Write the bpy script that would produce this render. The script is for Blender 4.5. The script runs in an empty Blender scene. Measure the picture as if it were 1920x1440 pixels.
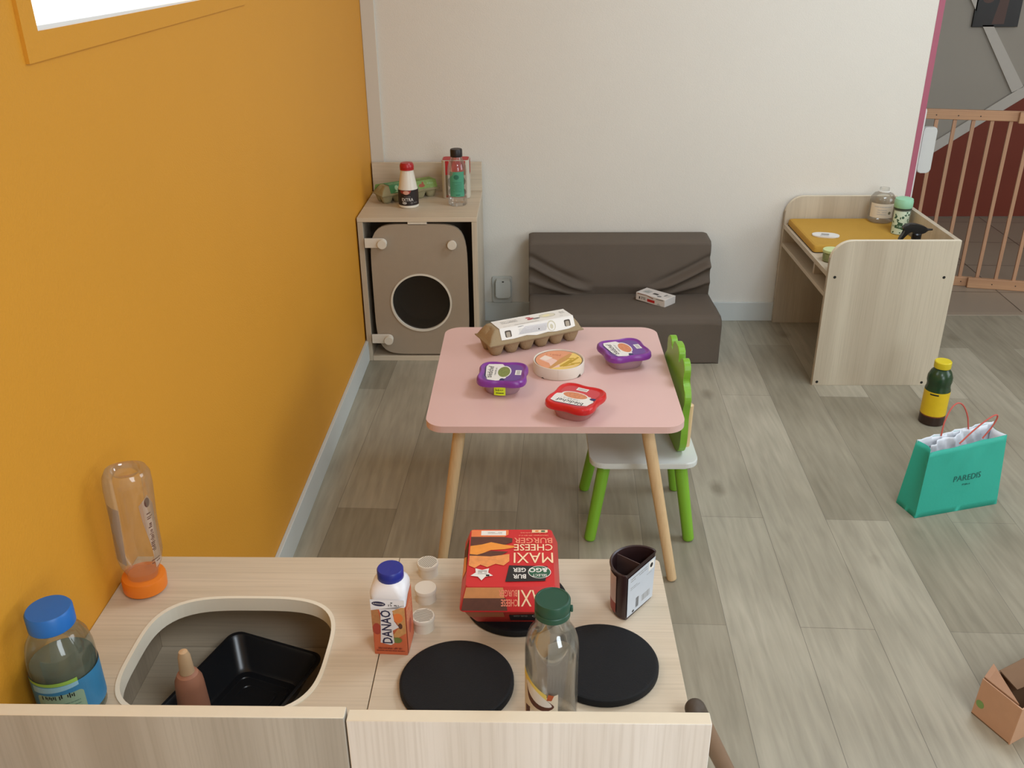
import bpy, bmesh, math, random
from mathutils import Vector, Matrix
random.seed(7)
S = bpy.context.scene
COL = S.collection
PI = math.pi

# ---------------------------------------------------------------- camera, world, lights, exposure
F_PX = 1726.17
def _cam():
    pitch, yaw, roll = math.radians(25.5606), math.radians(-1.3526), math.radians(0.4976)
    fw = Vector((math.sin(yaw) * math.cos(pitch), math.cos(yaw) * math.cos(pitch), -math.sin(pitch)))
    r = Vector((math.cos(yaw), -math.sin(yaw), 0)); dn = fw.cross(r)
    r2 = r * math.cos(roll) + dn * math.sin(roll); d2 = dn * math.cos(roll) - r * math.sin(roll)
    m = Matrix((r2, -d2, -fw)).transposed().to_4x4()
    m.translation = Vector((0, 0, 1.47))
    cd = bpy.data.cameras.new('camera'); co = bpy.data.objects.new('camera', cd); COL.objects.link(co)
    cd.sensor_fit = 'HORIZONTAL'; cd.sensor_width = 36; cd.lens = 36 * F_PX / 1920
    cd.clip_start = 0.02; co.matrix_world = m; S.camera = co
_cam()
w = bpy.data.worlds.new('sky'); S.world = w; w.use_nodes = True
w.node_tree.nodes['Background'].inputs['Color'].default_value = (1.0, 0.99, 0.96, 1)
w.node_tree.nodes['Background'].inputs['Strength'].default_value = 3.4
def area(name, loc, rot, sx, sy, power, col):
    l = bpy.data.lights.new(name, 'AREA'); l.shape = 'RECTANGLE'; l.size = sx; l.size_y = sy
    l.energy = power; l.color = col
    o = bpy.data.objects.new(name, l); COL.objects.link(o); o.location = loc; o.rotation_euler = rot
    return o
DAY = (0.90, 1.0, 1.09)
area('window_daylight', (-0.76, 1.75, 1.85), (0, math.radians(-68), 0), 0.85, 1.0, 8, DAY)
area('room_fill_light', (4.6, 1.5, 1.7), (0, math.radians(82), 0), 1.5, 2.2, 44, DAY)  # added fill from the right; the right wall has no window
area('front_fill_light', (1.9, -2.1, 1.5), (math.radians(86), 0, math.radians(8)), 1.5, 1.4, 40, DAY)  # added fill behind the camera; the front wall has no window
area('hall_fill_light', (3.6, 4.6, 2.3), (0, 0, 0), 0.6, 0.6, 5, (1.0, 1.0, 1.0))  # added overhead fill to lift the dim hall
area('ceiling_fill_light', (1.45, 2.2, 2.46), (0, 0, 0), 0.8, 0.8, 25, (0.86, 1.0, 1.16))  # added ceiling fill without a fixture, brightens the upper back wall
area('ceiling_fill_light', (0.9, -0.55, 2.46), (0, 0, 0), 0.8, 0.8, 30, (0.90, 1.0, 1.10))  # second added ceiling fill, lights the kitchen back panels and near floor
S.view_settings.view_transform = 'Standard'; S.view_settings.look = 'None'
S.view_settings.gamma = 1.0; S.view_settings.use_curve_mapping = False
S.view_settings.exposure = -0.07

# ---------------------------------------------------------------- materials
def lin(c):
    c = c / 255.0
    return c / 12.92 if c <= 0.04045 else ((c + 0.055) / 1.055) ** 2.4
def rgb(c): return (lin(c[0]), lin(c[1]), lin(c[2]), 1.0)
MC = {}
def mat(name, c, rough=0.5, var=0.0, vs=30, bump=0.0, bs=200, spec=0.5, metal=0.0, emit=0.0):
    if name in MC: return MC[name]
    m = bpy.data.materials.new(name); MC[name] = m; m.use_nodes = True
    nt = m.node_tree; N = nt.nodes; L = nt.links; b = N['Principled BSDF']
    b.inputs['Base Color'].default_value = rgb(c); b.inputs['Roughness'].default_value = rough
    b.inputs['Specular IOR Level'].default_value = spec; b.inputs['Metallic'].default_value = metal
    if emit:
        b.inputs['Emission Color'].default_value = rgb(c); b.inputs['Emission Strength'].default_value = emit
    tc = N.new('ShaderNodeTexCoord')
    n = N.new('ShaderNodeTexNoise'); n.inputs['Scale'].default_value = vs; n.inputs['Detail'].default_value = 4
    L.new(tc.outputs['Object'], n.inputs['Vector'])
    mx = N.new('ShaderNodeMix'); mx.data_type = 'RGBA'; mx.blend_type = 'MIX'
    v = max(var, 0.01)
    mx.inputs['A'].default_value = tuple(min(1, x * (1 - v)) for x in rgb(c)[:3]) + (1,)
    mx.inputs['B'].default_value = tuple(min(1, x * (1 + v)) for x in rgb(c)[:3]) + (1,)
    L.new(n.outputs['Fac'], mx.inputs['Factor']); L.new(mx.outputs['Result'], b.inputs['Base Color'])
    if bump:
        n2 = N.new('ShaderNodeTexNoise'); n2.inputs['Scale'].default_value = bs; n2.inputs['Detail'].default_value = 2
        bp = N.new('ShaderNodeBump'); bp.inputs['Strength'].default_value = bump; bp.inputs['Distance'].default_value = 0.002
        L.new(tc.outputs['Object'], n2.inputs['Vector']); L.new(n2.outputs['Fac'], bp.inputs['Height'])
        L.new(bp.outputs['Normal'], b.inputs['Normal'])
    return m
def wood(name, light, mid, dark, axis, rough=0.45, fine=1.0, bands=1.0):
    """streaky laminate, grain along axis 0/1/2 of the object"""
    if name in MC: return MC[name]
    m = bpy.data.materials.new(name); MC[name] = m; m.use_nodes = True
    nt = m.node_tree; N = nt.nodes; L = nt.links; b = N['Principled BSDF']; b.inputs['Roughness'].default_value = rough
    tc = N.new('ShaderNodeTexCoord')
    def streak(scale, squash, det, dist=0.0):
        mp = N.new('ShaderNodeMapping'); s = [1, 1, 1]; s[axis] = squash; mp.inputs['Scale'].default_value = s
        n = N.new('ShaderNodeTexNoise'); n.inputs['Scale'].default_value = scale; n.inputs['Detail'].default_value = det
        n.inputs['Distortion'].default_value = dist
        L.new(tc.outputs['Object'], mp.inputs['Vector']); L.new(mp.outputs['Vector'], n.inputs['Vector']); return n
    a = streak(260 * fine, 0.02, 3); c2 = streak(16 * bands, 0.04, 2, 0.3)
    r1 = N.new('ShaderNodeValToRGB'); r1.color_ramp.elements[0].position = 0.36; r1.color_ramp.elements[1].position = 0.62
    r1.color_ramp.elements[0].color = rgb(mid); r1.color_ramp.elements[1].color = rgb(light)
    L.new(c2.outputs['Fac'], r1.inputs['Fac'])
    r2 = N.new('ShaderNodeValToRGB'); r2.color_ramp.elements[0].position = 0.3; r2.color_ramp.elements[1].position = 0.55
    r2.color_ramp.elements[0].color = (1, 1, 1, 1); r2.color_ramp.elements[1].color = (0, 0, 0, 1)
    L.new(a.outputs['Fac'], r2.inputs['Fac'])
    ml = N.new('ShaderNodeMath'); ml.operation = 'MULTIPLY'; ml.inputs[1].default_value = 0.30; L.new(r2.outputs['Color'], ml.inputs[0])
    mx = N.new('ShaderNodeMix'); mx.data_type = 'RGBA'; mx.inputs['B'].default_value = rgb(dark)
    L.new(ml.outputs[0], mx.inputs['Factor']); L.new(r1.outputs['Color'], mx.inputs['A']); L.new(mx.outputs['Result'], b.inputs['Base Color'])
    return m
def clear(name, tint, gloss=0.12, rough=0.05, body=0.0, bodycol=(200, 200, 200)):
    """thin clear plastic or glass wall"""
    if name in MC: return MC[name]
    m = bpy.data.materials.new(name); MC[name] = m; m.use_nodes = True
    nt = m.node_tree; N = nt.nodes; L = nt.links; N.remove(N['Principled BSDF'])
    t = N.new('ShaderNodeBsdfTransparent'); t.inputs['Color'].default_value = rgb(tint)
    g = N.new('ShaderNodeBsdfGlossy'); g.inputs['Roughness'].default_value = rough
    lw = N.new('ShaderNodeLayerWeight'); lw.inputs['Blend'].default_value = 0.35
    mm = N.new('ShaderNodeMath'); mm.operation = 'MULTIPLY_ADD'; mm.inputs[1].default_value = 0.5; mm.inputs[2].default_value = gloss * 0.5
    L.new(lw.outputs['Fresnel'], mm.inputs[0])
    ms = N.new('ShaderNodeMixShader'); L.new(mm.outputs[0], ms.inputs[0]); L.new(t.outputs[0], ms.inputs[1]); L.new(g.outputs[0], ms.inputs[2])
    out = ms
    if body:
        d = N.new('ShaderNodeBsdfDiffuse'); d.inputs['Color'].default_value = rgb(bodycol)
        m2 = N.new('ShaderNodeMixShader'); m2.inputs[0].default_value = body
        L.new(ms.outputs[0], m2.inputs[1]); L.new(d.outputs[0], m2.inputs[2]); out = m2
    L.new(out.outputs[0], N['Material Output'].inputs['Surface'])
    return m
def floor_mat():
    m = bpy.data.materials.new('plank_floor'); m.use_nodes = True
    nt = m.node_tree; N = nt.nodes; L = nt.links; b = N['Principled BSDF']; b.inputs['Roughness'].default_value = 0.42
    tc = N.new('ShaderNodeTexCoord')
    mp = N.new('ShaderNodeMapping'); mp.inputs['Rotation'].default_value = (0, 0, math.radians(-88))
    mp.inputs['Location'].default_value = (0.28, 0.752, 0)
    L.new(tc.outputs['Object'], mp.inputs['Vector'])
    br = N.new('ShaderNodeTexBrick'); br.offset = 0.37; br.offset_frequency = 2; br.squash = 1
    br.inputs['Scale'].default_value = 1; br.inputs['Brick Width'].default_value = 1.25; br.inputs['Row Height'].default_value = 0.174
    br.inputs['Mortar Size'].default_value = 0.0007; br.inputs['Mortar Smooth'].default_value = 0.2; br.inputs['Bias'].default_value = 0.1
    br.inputs['Color1'].default_value = rgb((184, 176, 157)); br.inputs['Color2'].default_value = rgb((150, 142, 123)); br.inputs['Mortar'].default_value = rgb((118, 112, 100))
    L.new(mp.outputs['Vector'], br.inputs['Vector'])
    mp2 = N.new('ShaderNodeMapping'); mp2.inputs['Scale'].default_value = (1, 0.09, 1); L.new(tc.outputs['Object'], mp2.inputs['Vector'])
    n = N.new('ShaderNodeTexNoise'); n.inputs['Scale'].default_value = 55; n.inputs['Detail'].default_value = 6; n.inputs['Distortion'].default_value = 0.4
    L.new(mp2.outputs['Vector'], n.inputs['Vector'])
    r = N.new('ShaderNodeValToRGB'); r.color_ramp.elements[0].position = 0.3; r.color_ramp.elements[1].position = 0.7
    r.color_ramp.elements[0].color = (0.80, 0.80, 0.79, 1); r.color_ramp.elements[1].color = (1.06, 1.06, 1.06, 1); L.new(n.outputs['Fac'], r.inputs['Fac'])
    mx = N.new('ShaderNodeMix'); mx.data_type = 'RGBA'; mx.blend_type = 'MULTIPLY'; mx.inputs['Factor'].default_value = 1
    L.new(br.outputs['Color'], mx.inputs['A']); L.new(r.outputs['Color'], mx.inputs['B'])
    # knots and cloudy stains of the oak print
    mp3 = N.new('ShaderNodeMapping'); mp3.inputs['Scale'].default_value = (1, 0.55, 1); L.new(tc.outputs['Object'], mp3.inputs['Vector'])
    vo = N.new('ShaderNodeTexVoronoi'); vo.inputs['Scale'].default_value = 4.8; L.new(mp3.outputs['Vector'], vo.inputs['Vector'])
    nn = N.new('ShaderNodeTexNoise'); nn.inputs['Scale'].default_value = 30; nn.inputs['Detail'].default_value = 3; L.new(mp3.outputs['Vector'], nn.inputs['Vector'])
    ad = N.new('ShaderNodeMath'); ad.operation = 'MULTIPLY_ADD'; ad.inputs[1].default_value = 0.10; L.new(nn.outputs['Fac'], ad.inputs[0]); L.new(vo.outputs['Distance'], ad.inputs[2])
    kr = N.new('ShaderNodeValToRGB'); kr.color_ramp.elements[0].position = 0.09; kr.color_ramp.elements[1].position = 0.20
    kr.color_ramp.elements[0].color = (0.60, 0.58, 0.54, 1); kr.color_ramp.elements[1].color = (1, 1, 1, 1); L.new(ad.outputs[0], kr.inputs['Fac'])
    n4 = N.new('ShaderNodeTexNoise'); n4.inputs['Scale'].default_value = 3.2; n4.inputs['Detail'].default_value = 3; L.new(mp3.outputs['Vector'], n4.inputs['Vector'])
    r4 = N.new('ShaderNodeValToRGB'); r4.color_ramp.elements[0].position = 0.35; r4.color_ramp.elements[1].position = 0.65
    r4.color_ramp.elements[0].color = (0.82, 0.81, 0.79, 1); r4.color_ramp.elements[1].color = (1.03, 1.03, 1.03, 1); L.new(n4.outputs['Fac'], r4.inputs['Fac'])
    m2 = N.new('ShaderNodeMix'); m2.data_type = 'RGBA'; m2.blend_type = 'MULTIPLY'; m2.inputs['Factor'].default_value = 1
    L.new(mx.outputs['Result'], m2.inputs['A']); L.new(kr.outputs['Color'], m2.inputs['B'])
    m3 = N.new('ShaderNodeMix'); m3.data_type = 'RGBA'; m3.blend_type = 'MULTIPLY'; m3.inputs['Factor'].default_value = 1
    L.new(m2.outputs['Result'], m3.inputs['A']); L.new(r4.outputs['Color'], m3.inputs['B']); L.new(m3.outputs['Result'], b.inputs['Base Color'])
    return m
def tile_mat():
    m = bpy.data.materials.new('hall_tiles'); m.use_nodes = True
    nt = m.node_tree; N = nt.nodes; L = nt.links; b = N['Principled BSDF']; b.inputs['Roughness'].default_value = 0.35
    tc = N.new('ShaderNodeTexCoord'); mp = N.new('ShaderNodeMapping'); mp.inputs['Location'].default_value = (0.06, 0.23, 0); mp.inputs['Rotation'].default_value = (0, 0, math.radians(3))
    L.new(tc.outputs['Object'], mp.inputs['Vector'])
    br = N.new('ShaderNodeTexBrick'); br.offset = 0; br.inputs['Scale'].default_value = 1; br.inputs['Brick Width'].default_value = 0.4; br.inputs['Row Height'].default_value = 0.4
    br.inputs['Mortar Size'].default_value = 0.003; br.inputs['Color1'].default_value = rgb((152, 138, 121)); br.inputs['Color2'].default_value = rgb((143, 129, 112)); br.inputs['Mortar'].default_value = rgb((78, 68, 57))
    L.new(mp.outputs['Vector'], br.inputs['Vector']); L.new(br.outputs['Color'], b.inputs['Base Color'])
    return m

# ---------------------------------------------------------------- mesh helpers
def bm_new(): return bmesh.new()
def box(bm, x0, x1, y0, y1, z0, z1, mi=0, bev=0.0, seg=2):
    vs = [bm.verts.new((x, y, z)) for z in (z0, z1) for x, y in ((x0, y0), (x1, y0), (x1, y1), (x0, y1))]
    fs = [bm.faces.new([vs[i] for i in f]) for f in ((3, 2, 1, 0), (4, 5, 6, 7), (0, 1, 5, 4), (1, 2, 6, 5), (2, 3, 7, 6), (3, 0, 4, 7))]
    for f in fs: f.material_index = mi
    if bev > 0:
        es = list({e for f in fs for e in f.edges})
        r = bmesh.ops.bevel(bm, geom=es, offset=bev, segments=seg, profile=0.5, affect='EDGES')
        for f in r['faces']: f.material_index = mi; f.smooth = True
    return fs
def lathe(bm, prof, seg=32, mi=0, cx=0, cy=0, cap0=True, cap1=True, sup=2.0):
    """profile of (r, z); sup is the superellipse power of the section (2 = round)"""
    rings = []
    for r, z in prof:
        ring = []
        for i in range(seg):
            a = 2 * PI * i / seg; c, s = math.cos(a), math.sin(a)
            k = 1.0 if sup == 2 else (abs(c) ** sup + abs(s) ** sup) ** (-1 / sup)
            ring.append(bm.verts.new((cx + r * k * c, cy + r * k * s, z)))
        rings.append(ring)
    for a, b in zip(rings, rings[1:]):
        for i in range(seg):
            f = bm.faces.new((a[i], a[(i + 1) % seg], b[(i + 1) % seg], b[i])); f.smooth = True; f.material_index = mi
    if cap0 and prof[0][0] > 1e-5: f = bm.faces.new(rings[0][::-1]); f.material_index = mi
    if cap1 and prof[-1][0] > 1e-5: f = bm.faces.new(rings[-1]); f.material_index = mi
    return rings
def tube(bm, pts, rad, seg=10, mi=0, cap=True):
    pts = [Vector(p) for p in pts]; n = len(pts)
    rs = rad if isinstance(rad, (list, tuple)) else [rad] * n
    t0 = (pts[1] - pts[0]).normalized(); up = Vector((0, 0, 1)) if abs(t0.z) < 0.9 else Vector((1, 0, 0))
    u = t0.cross(up).normalized(); rings = []
    for i, p in enumerate(pts):
        t = (pts[min(i + 1, n - 1)] - pts[max(i - 1, 0)]).normalized()
        u = (u - t * u.dot(t)).normalized(); v = t.cross(u)
        rings.append([bm.verts.new(p + (u * math.cos(2 * PI * k / seg) + v * math.sin(2 * PI * k / seg)) * rs[i]) for k in range(seg)])
    for a, b in zip(rings, rings[1:]):
        for k in range(seg):
            f = bm.faces.new((a[k], a[(k + 1) % seg], b[(k + 1) % seg], b[k])); f.smooth = True; f.material_index = mi
    if cap:
        bm.faces.new(rings[0][::-1]).material_index = mi; bm.faces.new(rings[-1]).material_index = mi
def rounded_leg(bm, a, b, r0, r1, seg=20):
    a = Vector(a); b = Vector(b); d = (b - a); L = d.length; d = d / L
    pts = [a]; rs = [r0]
    for k in range(1, 5): pts.append(a + d * L * k / 5 * 0.97); rs.append(r0 + (r1 - r0) * k / 5)
    for k in range(0, 5):
        t = k / 4 * PI / 2; pts.append(b - d * (r1 * 0.5 * (1 - math.sin(t)))); rs.append(max(r1 * (0.55 + 0.45 * math.cos(t)), 0.001))
    tube(bm, pts, rs, seg)
def prism(bm, pts, h0, h1, axis='z', mi=0, bev=0.0):
    """outline pts (a,b) extruded along axis between h0 and h1"""
    def P(a, b, h): return {'z': (a, b, h), 'y': (a, h, b), 'x': (h, a, b)}[axis]
    lo = [bm.verts.new(P(a, b, h0)) for a, b in pts]; hi = [bm.verts.new(P(a, b, h1)) for a, b in pts]; n = len(pts)
    fs = [bm.faces.new(lo[::-1]), bm.faces.new(hi)]
    sd = []
    for i in range(n):
        f = bm.faces.new((lo[i], lo[(i + 1) % n], hi[(i + 1) % n], hi[i])); sd.append(f)
    for f in fs + sd: f.material_index = mi
    if bev:
        es = [e for f in fs for e in f.edges]
        r = bmesh.ops.bevel(bm, geom=es, offset=bev, segments=2, profile=0.5, affect='EDGES')
        for f in r['faces']: f.material_index = mi; f.smooth = True
    return fs
def rrect(x0, x1, y0, y1, r, n=6):
    rs = r if isinstance(r, (list, tuple)) else [r] * 4   # order: x1y1, x0y1, x0y0, x1y0
    out = []
    for (cx, cy, a0, q) in ((x1, y1, 0, 0), (x0, y1, 90, 1), (x0, y0, 180, 2), (x1, y0, 270, 3)):
        rr = rs[q]
        if rr <= 0: out.append((cx, cy)); continue
        ox = cx - rr if cx == x1 else cx + rr; oy = cy - rr if cy == y1 else cy + rr
        for k in range(n + 1):
            a = math.radians(a0 + 90 * k / n); out.append((ox + rr * math.cos(a), oy + rr * math.sin(a)))
    return out
def ell(cx, cy, rx, ry, n=28, p=2.0, rot=0):
    o = []
    for i in range(n):
        a = 2 * PI * i / n; c, s = math.cos(a), math.sin(a); k = (abs(c) ** p + abs(s) ** p) ** (-1 / p)
        x, y = rx * k * c, ry * k * s; o.append((cx + x * math.cos(rot) - y * math.sin(rot), cy + x * math.sin(rot) + y * math.cos(rot)))
    return o
def ray_hit(poly, c, a):
    dx, dy = math.cos(a), math.sin(a); best = None
    for i in range(len(poly)):
        x1, y1 = poly[i]; x2, y2 = poly[(i + 1) % len(poly)]; ex, ey = x2 - x1, y2 - y1
        den = dx * ey - dy * ex
        if abs(den) < 1e-12: continue
        t = ((x1 - c[0]) * ey - (y1 - c[1]) * ex) / den; s = ((x1 - c[0]) * dy - (y1 - c[1]) * dx) / den
        if t > 0 and -1e-6 <= s <= 1 + 1e-6 and (best is None or t > best): best = t
    return (c[0] + dx * best, c[1] + dy * best)
def holed(bm, outer, inner, c, h0, h1, axis='z', n=72, mi=0):
    def P(a, b, h): return {'z': (a, b, h), 'y': (a, h, b), 'x': (h, a, b)}[axis]
    an = sorted({round(2 * PI * i / n, 5) for i in range(n)} | {round(math.atan2(y - c[1], x - c[0]) % (2 * PI), 5) for x, y in outer})
    O = [ray_hit(outer, c, a) for a in an]; I = [ray_hit(inner, c, a) for a in an]; m = len(an)
    vo = [[bm.verts.new(P(x, y, h)) for x, y in O] for h in (h0, h1)]; vi = [[bm.verts.new(P(x, y, h)) for x, y in I] for h in (h0, h1)]
    for i in range(m):
        j = (i + 1) % m
        for f in ((vo[1][i], vo[1][j], vi[1][j], vi[1][i]), (vo[0][j], vo[0][i], vi[0][i], vi[0][j]), (vo[0][i], vo[0][j], vo[1][j], vo[1][i]), (vi[0][j], vi[0][i], vi[1][i], vi[1][j])):
            bm.faces.new(f).material_index = mi
def obj(name, bm, mats, parent=None, smooth=False, solid=0.0, loc=None, fix=True, crisp=True):
    if fix: bmesh.ops.recalc_face_normals(bm, faces=bm.faces)
    for e in bm.edges:
        if crisp and len(e.link_faces) == 2 and e.calc_face_angle(0) > 0.62: e.smooth = False
    me = bpy.data.meshes.new(name); bm.to_mesh(me); bm.free()
    for m in (mats if isinstance(mats, (list, tuple)) else [mats]): me.materials.append(m)
    if smooth:
        for p in me.polygons: p.use_smooth = True
    o = bpy.data.objects.new(name, me); COL.objects.link(o)
    if parent: o.parent = parent
    if loc: o.location = loc
    if solid:
        md = o.modifiers.new('shell', 'SOLIDIFY'); md.thickness = solid; md.offset = -1
    return o
def tag(o, label=None, cat=None, group=None, kind=None):
    if label: o['label'] = label
    if cat: o['category'] = cat
    if group: o['group'] = group
    if kind: o['kind'] = kind
    return o
def thing(name, label, cat, loc=(0, 0, 0), rz=0.0, group=None, rot=None):
    o = bpy.data.objects.new(name, None); COL.objects.link(o); o.location = loc
    o.rotation_euler = rot if rot else (0, 0, rz); o.empty_display_size = 0.05
    return tag(o, label, cat, group)
def struct(name, bm, m, **k): return tag(obj(name, bm, m, **k), kind='structure')

# flat or wrapped print: polygons and lettering laid on a surface, layered by fractions of a millimetre
class Print:
    def __init__(s, fmap, step=None): s.f = fmap; s.step = step; s.bm = bmesh.new(); s.mats = []; s.l = 1
    def mi(s, m):
        if m not in s.mats: s.mats.append(m)
        return s.mats.index(m)
    def _add(s, b2, m, layer):
        if s.step:
            xs = [v.co.x for v in b2.verts]
            if xs:
                k = math.ceil(min(xs) / s.step)
                while k * s.step < max(xs):
                    bmesh.ops.bisect_plane(b2, geom=b2.verts[:] + b2.edges[:] + b2.faces[:], plane_co=(k * s.step, 0, 0), plane_no=(1, 0, 0)); k += 1
        i = s.mi(m); vm = {v: s.bm.verts.new(s.f(v.co.x, v.co.y, layer)) for v in b2.verts}
        for f in b2.faces:
            try: nf = s.bm.faces.new([vm[v] for v in f.verts]); nf.material_index = i
            except ValueError: pass
        b2.free()
    def poly(s, pts, m, layer=None):
        b = bmesh.new(); vs = [b.verts.new((x, y, 0)) for x, y in pts]; b.faces.new(vs)
        if s.step: bmesh.ops.triangulate(b, faces=b.faces)
        s._add(b, m, s.l if layer is None else layer); s.l += 0.15; return s
    def rect(s, x0, x1, y0, y1, m, layer=None): return s.poly([(x0, y0), (x1, y0), (x1, y1), (x0, y1)], m, layer)
    def ell(s, cx, cy, rx, ry, m, p=2.0, rot=0, layer=None, n=24): return s.poly(ell(cx, cy, rx, ry, n, p, rot), m, layer)
    def text(s, t, cx, cy, h, m, w=None, rot=0, bold=0.0, shear=0.0, layer=None):
        cu = bpy.data.curves.new('t', 'FONT'); cu.body = t; cu.size = 1; cu.resolution_u = 2; cu.offset = bold; cu.shear = shear
        to = bpy.data.objects.new('t', cu); me = bpy.data.meshes.new_from_object(to)
        b = bmesh.new(); b.from_mesh(me)
        bpy.data.objects.remove(to); bpy.data.curves.remove(cu); bpy.data.meshes.remove(me)
        if not b.verts: b.free(); return s
        x0 = min(v.co.x for v in b.verts); x1 = max(v.co.x for v in b.verts); y0 = min(v.co.y for v in b.verts); y1 = max(v.co.y for v in b.verts)
        sy = h / (y1 - y0); sx = (w / (x1 - x0)) if w else sy; c, si = math.cos(rot), math.sin(rot)
        for v in b.verts:
            x = (v.co.x - (x0 + x1) / 2) * sx; y = (v.co.y - (y0 + y1) / 2) * sy; v.co = (cx + x * c - y * si, cy + x * si + y * c, 0)
        s._add(b, m, s.l if layer is None else layer); s.l += 0.15; return s
    def lines(s, x0, x1, y0, y1, n, m, fill=0.35, seed=1):
        rr = random.Random(seed)
        for k in range(n):
            y = y1 - (k + 0.5) * (y1 - y0) / n; hh = (y1 - y0) / n * fill; x = x0; first = True
            while x < x1 - 1e-4:
                w_ = min((x1 - x0) * rr.uniform(0.08, 0.22), x1 - x)
                if first or rr.random() > 0.08: s.poly([(x, y - hh / 2), (x + w_ * 0.9, y - hh / 2), (x + w_ * 0.9, y + hh / 2), (x, y + hh / 2)], m, s.l)
                s.l -= 0.15; x += w_; first = False
        s.l += 0.15; return s
    def scrib(s, cx, cy, h, w, m, rot=0.0, seed=1):
        rr = random.Random(seed); c, si = math.cos(rot), math.sin(rot); x = -w / 2; st = h * 0.30
        while x < w / 2 - st:
            if rr.random() > 0.14:
                y0 = -h / 2 * rr.choice((1, 1, 0.6)); y1 = h / 2 * rr.choice((0.3, 0.5, 1)); ww = st * rr.uniform(0.4, 0.75)
                s.poly([(cx + a * c - b_ * si, cy + a * si + b_ * c) for a, b_ in ((x, y0), (x + ww, y0), (x + ww, y1), (x, y1))], m, s.l); s.l -= 0.15
            x += st
        s.l += 0.15; return s
    def bars(s, x0, x1, y0, y1, n, m, seed=1):
        rr = random.Random(seed); x = x0; st = (x1 - x0) / n
        for k in range(n):
            s.rect(x0 + k * st, x0 + k * st + st * rr.uniform(0.3, 0.7), y0, y1, m, s.l); s.l -= 0.15
        s.l += 0.15; return s
    def build(s, name, parent, label=None):
        o = obj(name, s.bm, s.mats, parent, fix=False)
        if label: o['label'] = label
        return o
EPS = 0.00022
def plane(o, ux, uy):
    o = Vector(o); ux = Vector(ux).normalized(); uy = Vector(uy).normalized(); n = ux.cross(uy)
    return lambda u, v, l: o + ux * u + uy * v + n * (EPS * l)
def cyl(r, th0=-PI / 2, z0=0.0, cx=0, cy=0):
    """u runs round the cylinder (counter-clockwise from above), v is height; th0 faces the viewer at -Y"""
    def f(u, v, l):
        rr = (r(v + z0) if callable(r) else r) + EPS * l; R0 = r(v + z0) if callable(r) else r
        a = th0 + u / (R0 if not callable(r) else r(z0))
        return Vector((cx + rr * math.cos(a), cy + rr * math.sin(a), v + z0))
    return f

# ================================================================= SETTING
XL, YB, YT = -0.646, 3.717, 3.78
M_yel = mat('ochre_wall_paint', (216, 149, 37), 0.6, 0.03, 3, 0.25, 260)
M_white = mat('white_wall_paint', (226, 221, 210), 0.7, 0.02, 4, 0.35, 330)
M_base = mat('baseboard_white', (205, 208, 203), 0.45)
b = bm_new(); box(b, -3.0, 5.0, -2.2, YT, -0.05, 0); struct('floor', b, floor_mat())
b = bm_new(); box(b, 1.3, 5.0, YT + 0.02, 5.5, -0.05, 0); tag(obj('floor_hall', b, tile_mat()), kind='structure')
b = bm_new(); box(b, 1.3, 5.0, YT - 0.015, YT + 0.02, -0.02, 0.004, bev=0.0015); struct('trim_1', b, mat('threshold_strip', (150, 136, 118), 0.35))
b = bm_new(); box(b, XL - 0.25, 5.0, -2.2, 5.5, 2.5, 2.6); struct('ceiling', b, mat('ceiling_paint', (232, 228, 220), 0.8))
# left wall with window opening y 1.25..2.20, z 1.372..2.25
b = bm_new(); wy0, wy1, wz0, wz1 = 1.252, 2.19, 1.372, 2.25
box(b, XL - 0.22, XL, -2.2, wy0, 0, 2.5); box(b, XL - 0.22, XL, wy1, 5.5, 0, 2.5)
box(b, XL - 0.22, XL, wy0, wy1, 0, wz0); box(b, XL - 0.22, XL, wy0, wy1, wz1, 2.5)
struct('wall_left', b, M_yel)
w1 = tag(bpy.data.objects.new('window_1', None), kind='structure'); COL.objects.link(w1)
b = bm_new()   # ochre-painted surround standing slightly proud of the wall
holed(b, [(1.224, 1.336), (2.218, 1.352), (2.218, 2.29), (1.224, 2.29)], [(wy0, wz0), (wy1, wz0 + 0.006), (wy1, wz1), (wy0, wz1)], (1.72, 1.8), XL - 0.002, XL + 0.005, 'x', 8)
obj('window_frame', b, M_yel, w1)
b = bm_new()
for (y0, y1, z0, z1) in ((wy0, wy1, wz0, wz0 + 0.007), (wy0, wy1, wz1 - 0.03, wz1), (wy0, wy0 + 0.007, wz0, wz1), (wy1 - 0.03, wy1, wz0, wz1)):
    box(b, XL - 0.03, XL + 0.003, y0, y1, z0, z1, bev=0.001)
box(b, XL - 0.22, XL - 0.031, wy0 + 0.0005, wy1 - 0.0005, wz0 + 0.0004, wz0 + 0.004)
obj('sash', b, mat('white_pvc', (240, 240, 238), 0.3), w1)
b = bm_new(); box(b, XL - 0.015, XL - 0.011, wy0 + 0.007, wy1 - 0.03, wz0 + 0.007, wz1 - 0.03); obj('pane', b, clear('window_glass', (252, 252, 252), 0.05), w1)
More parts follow.
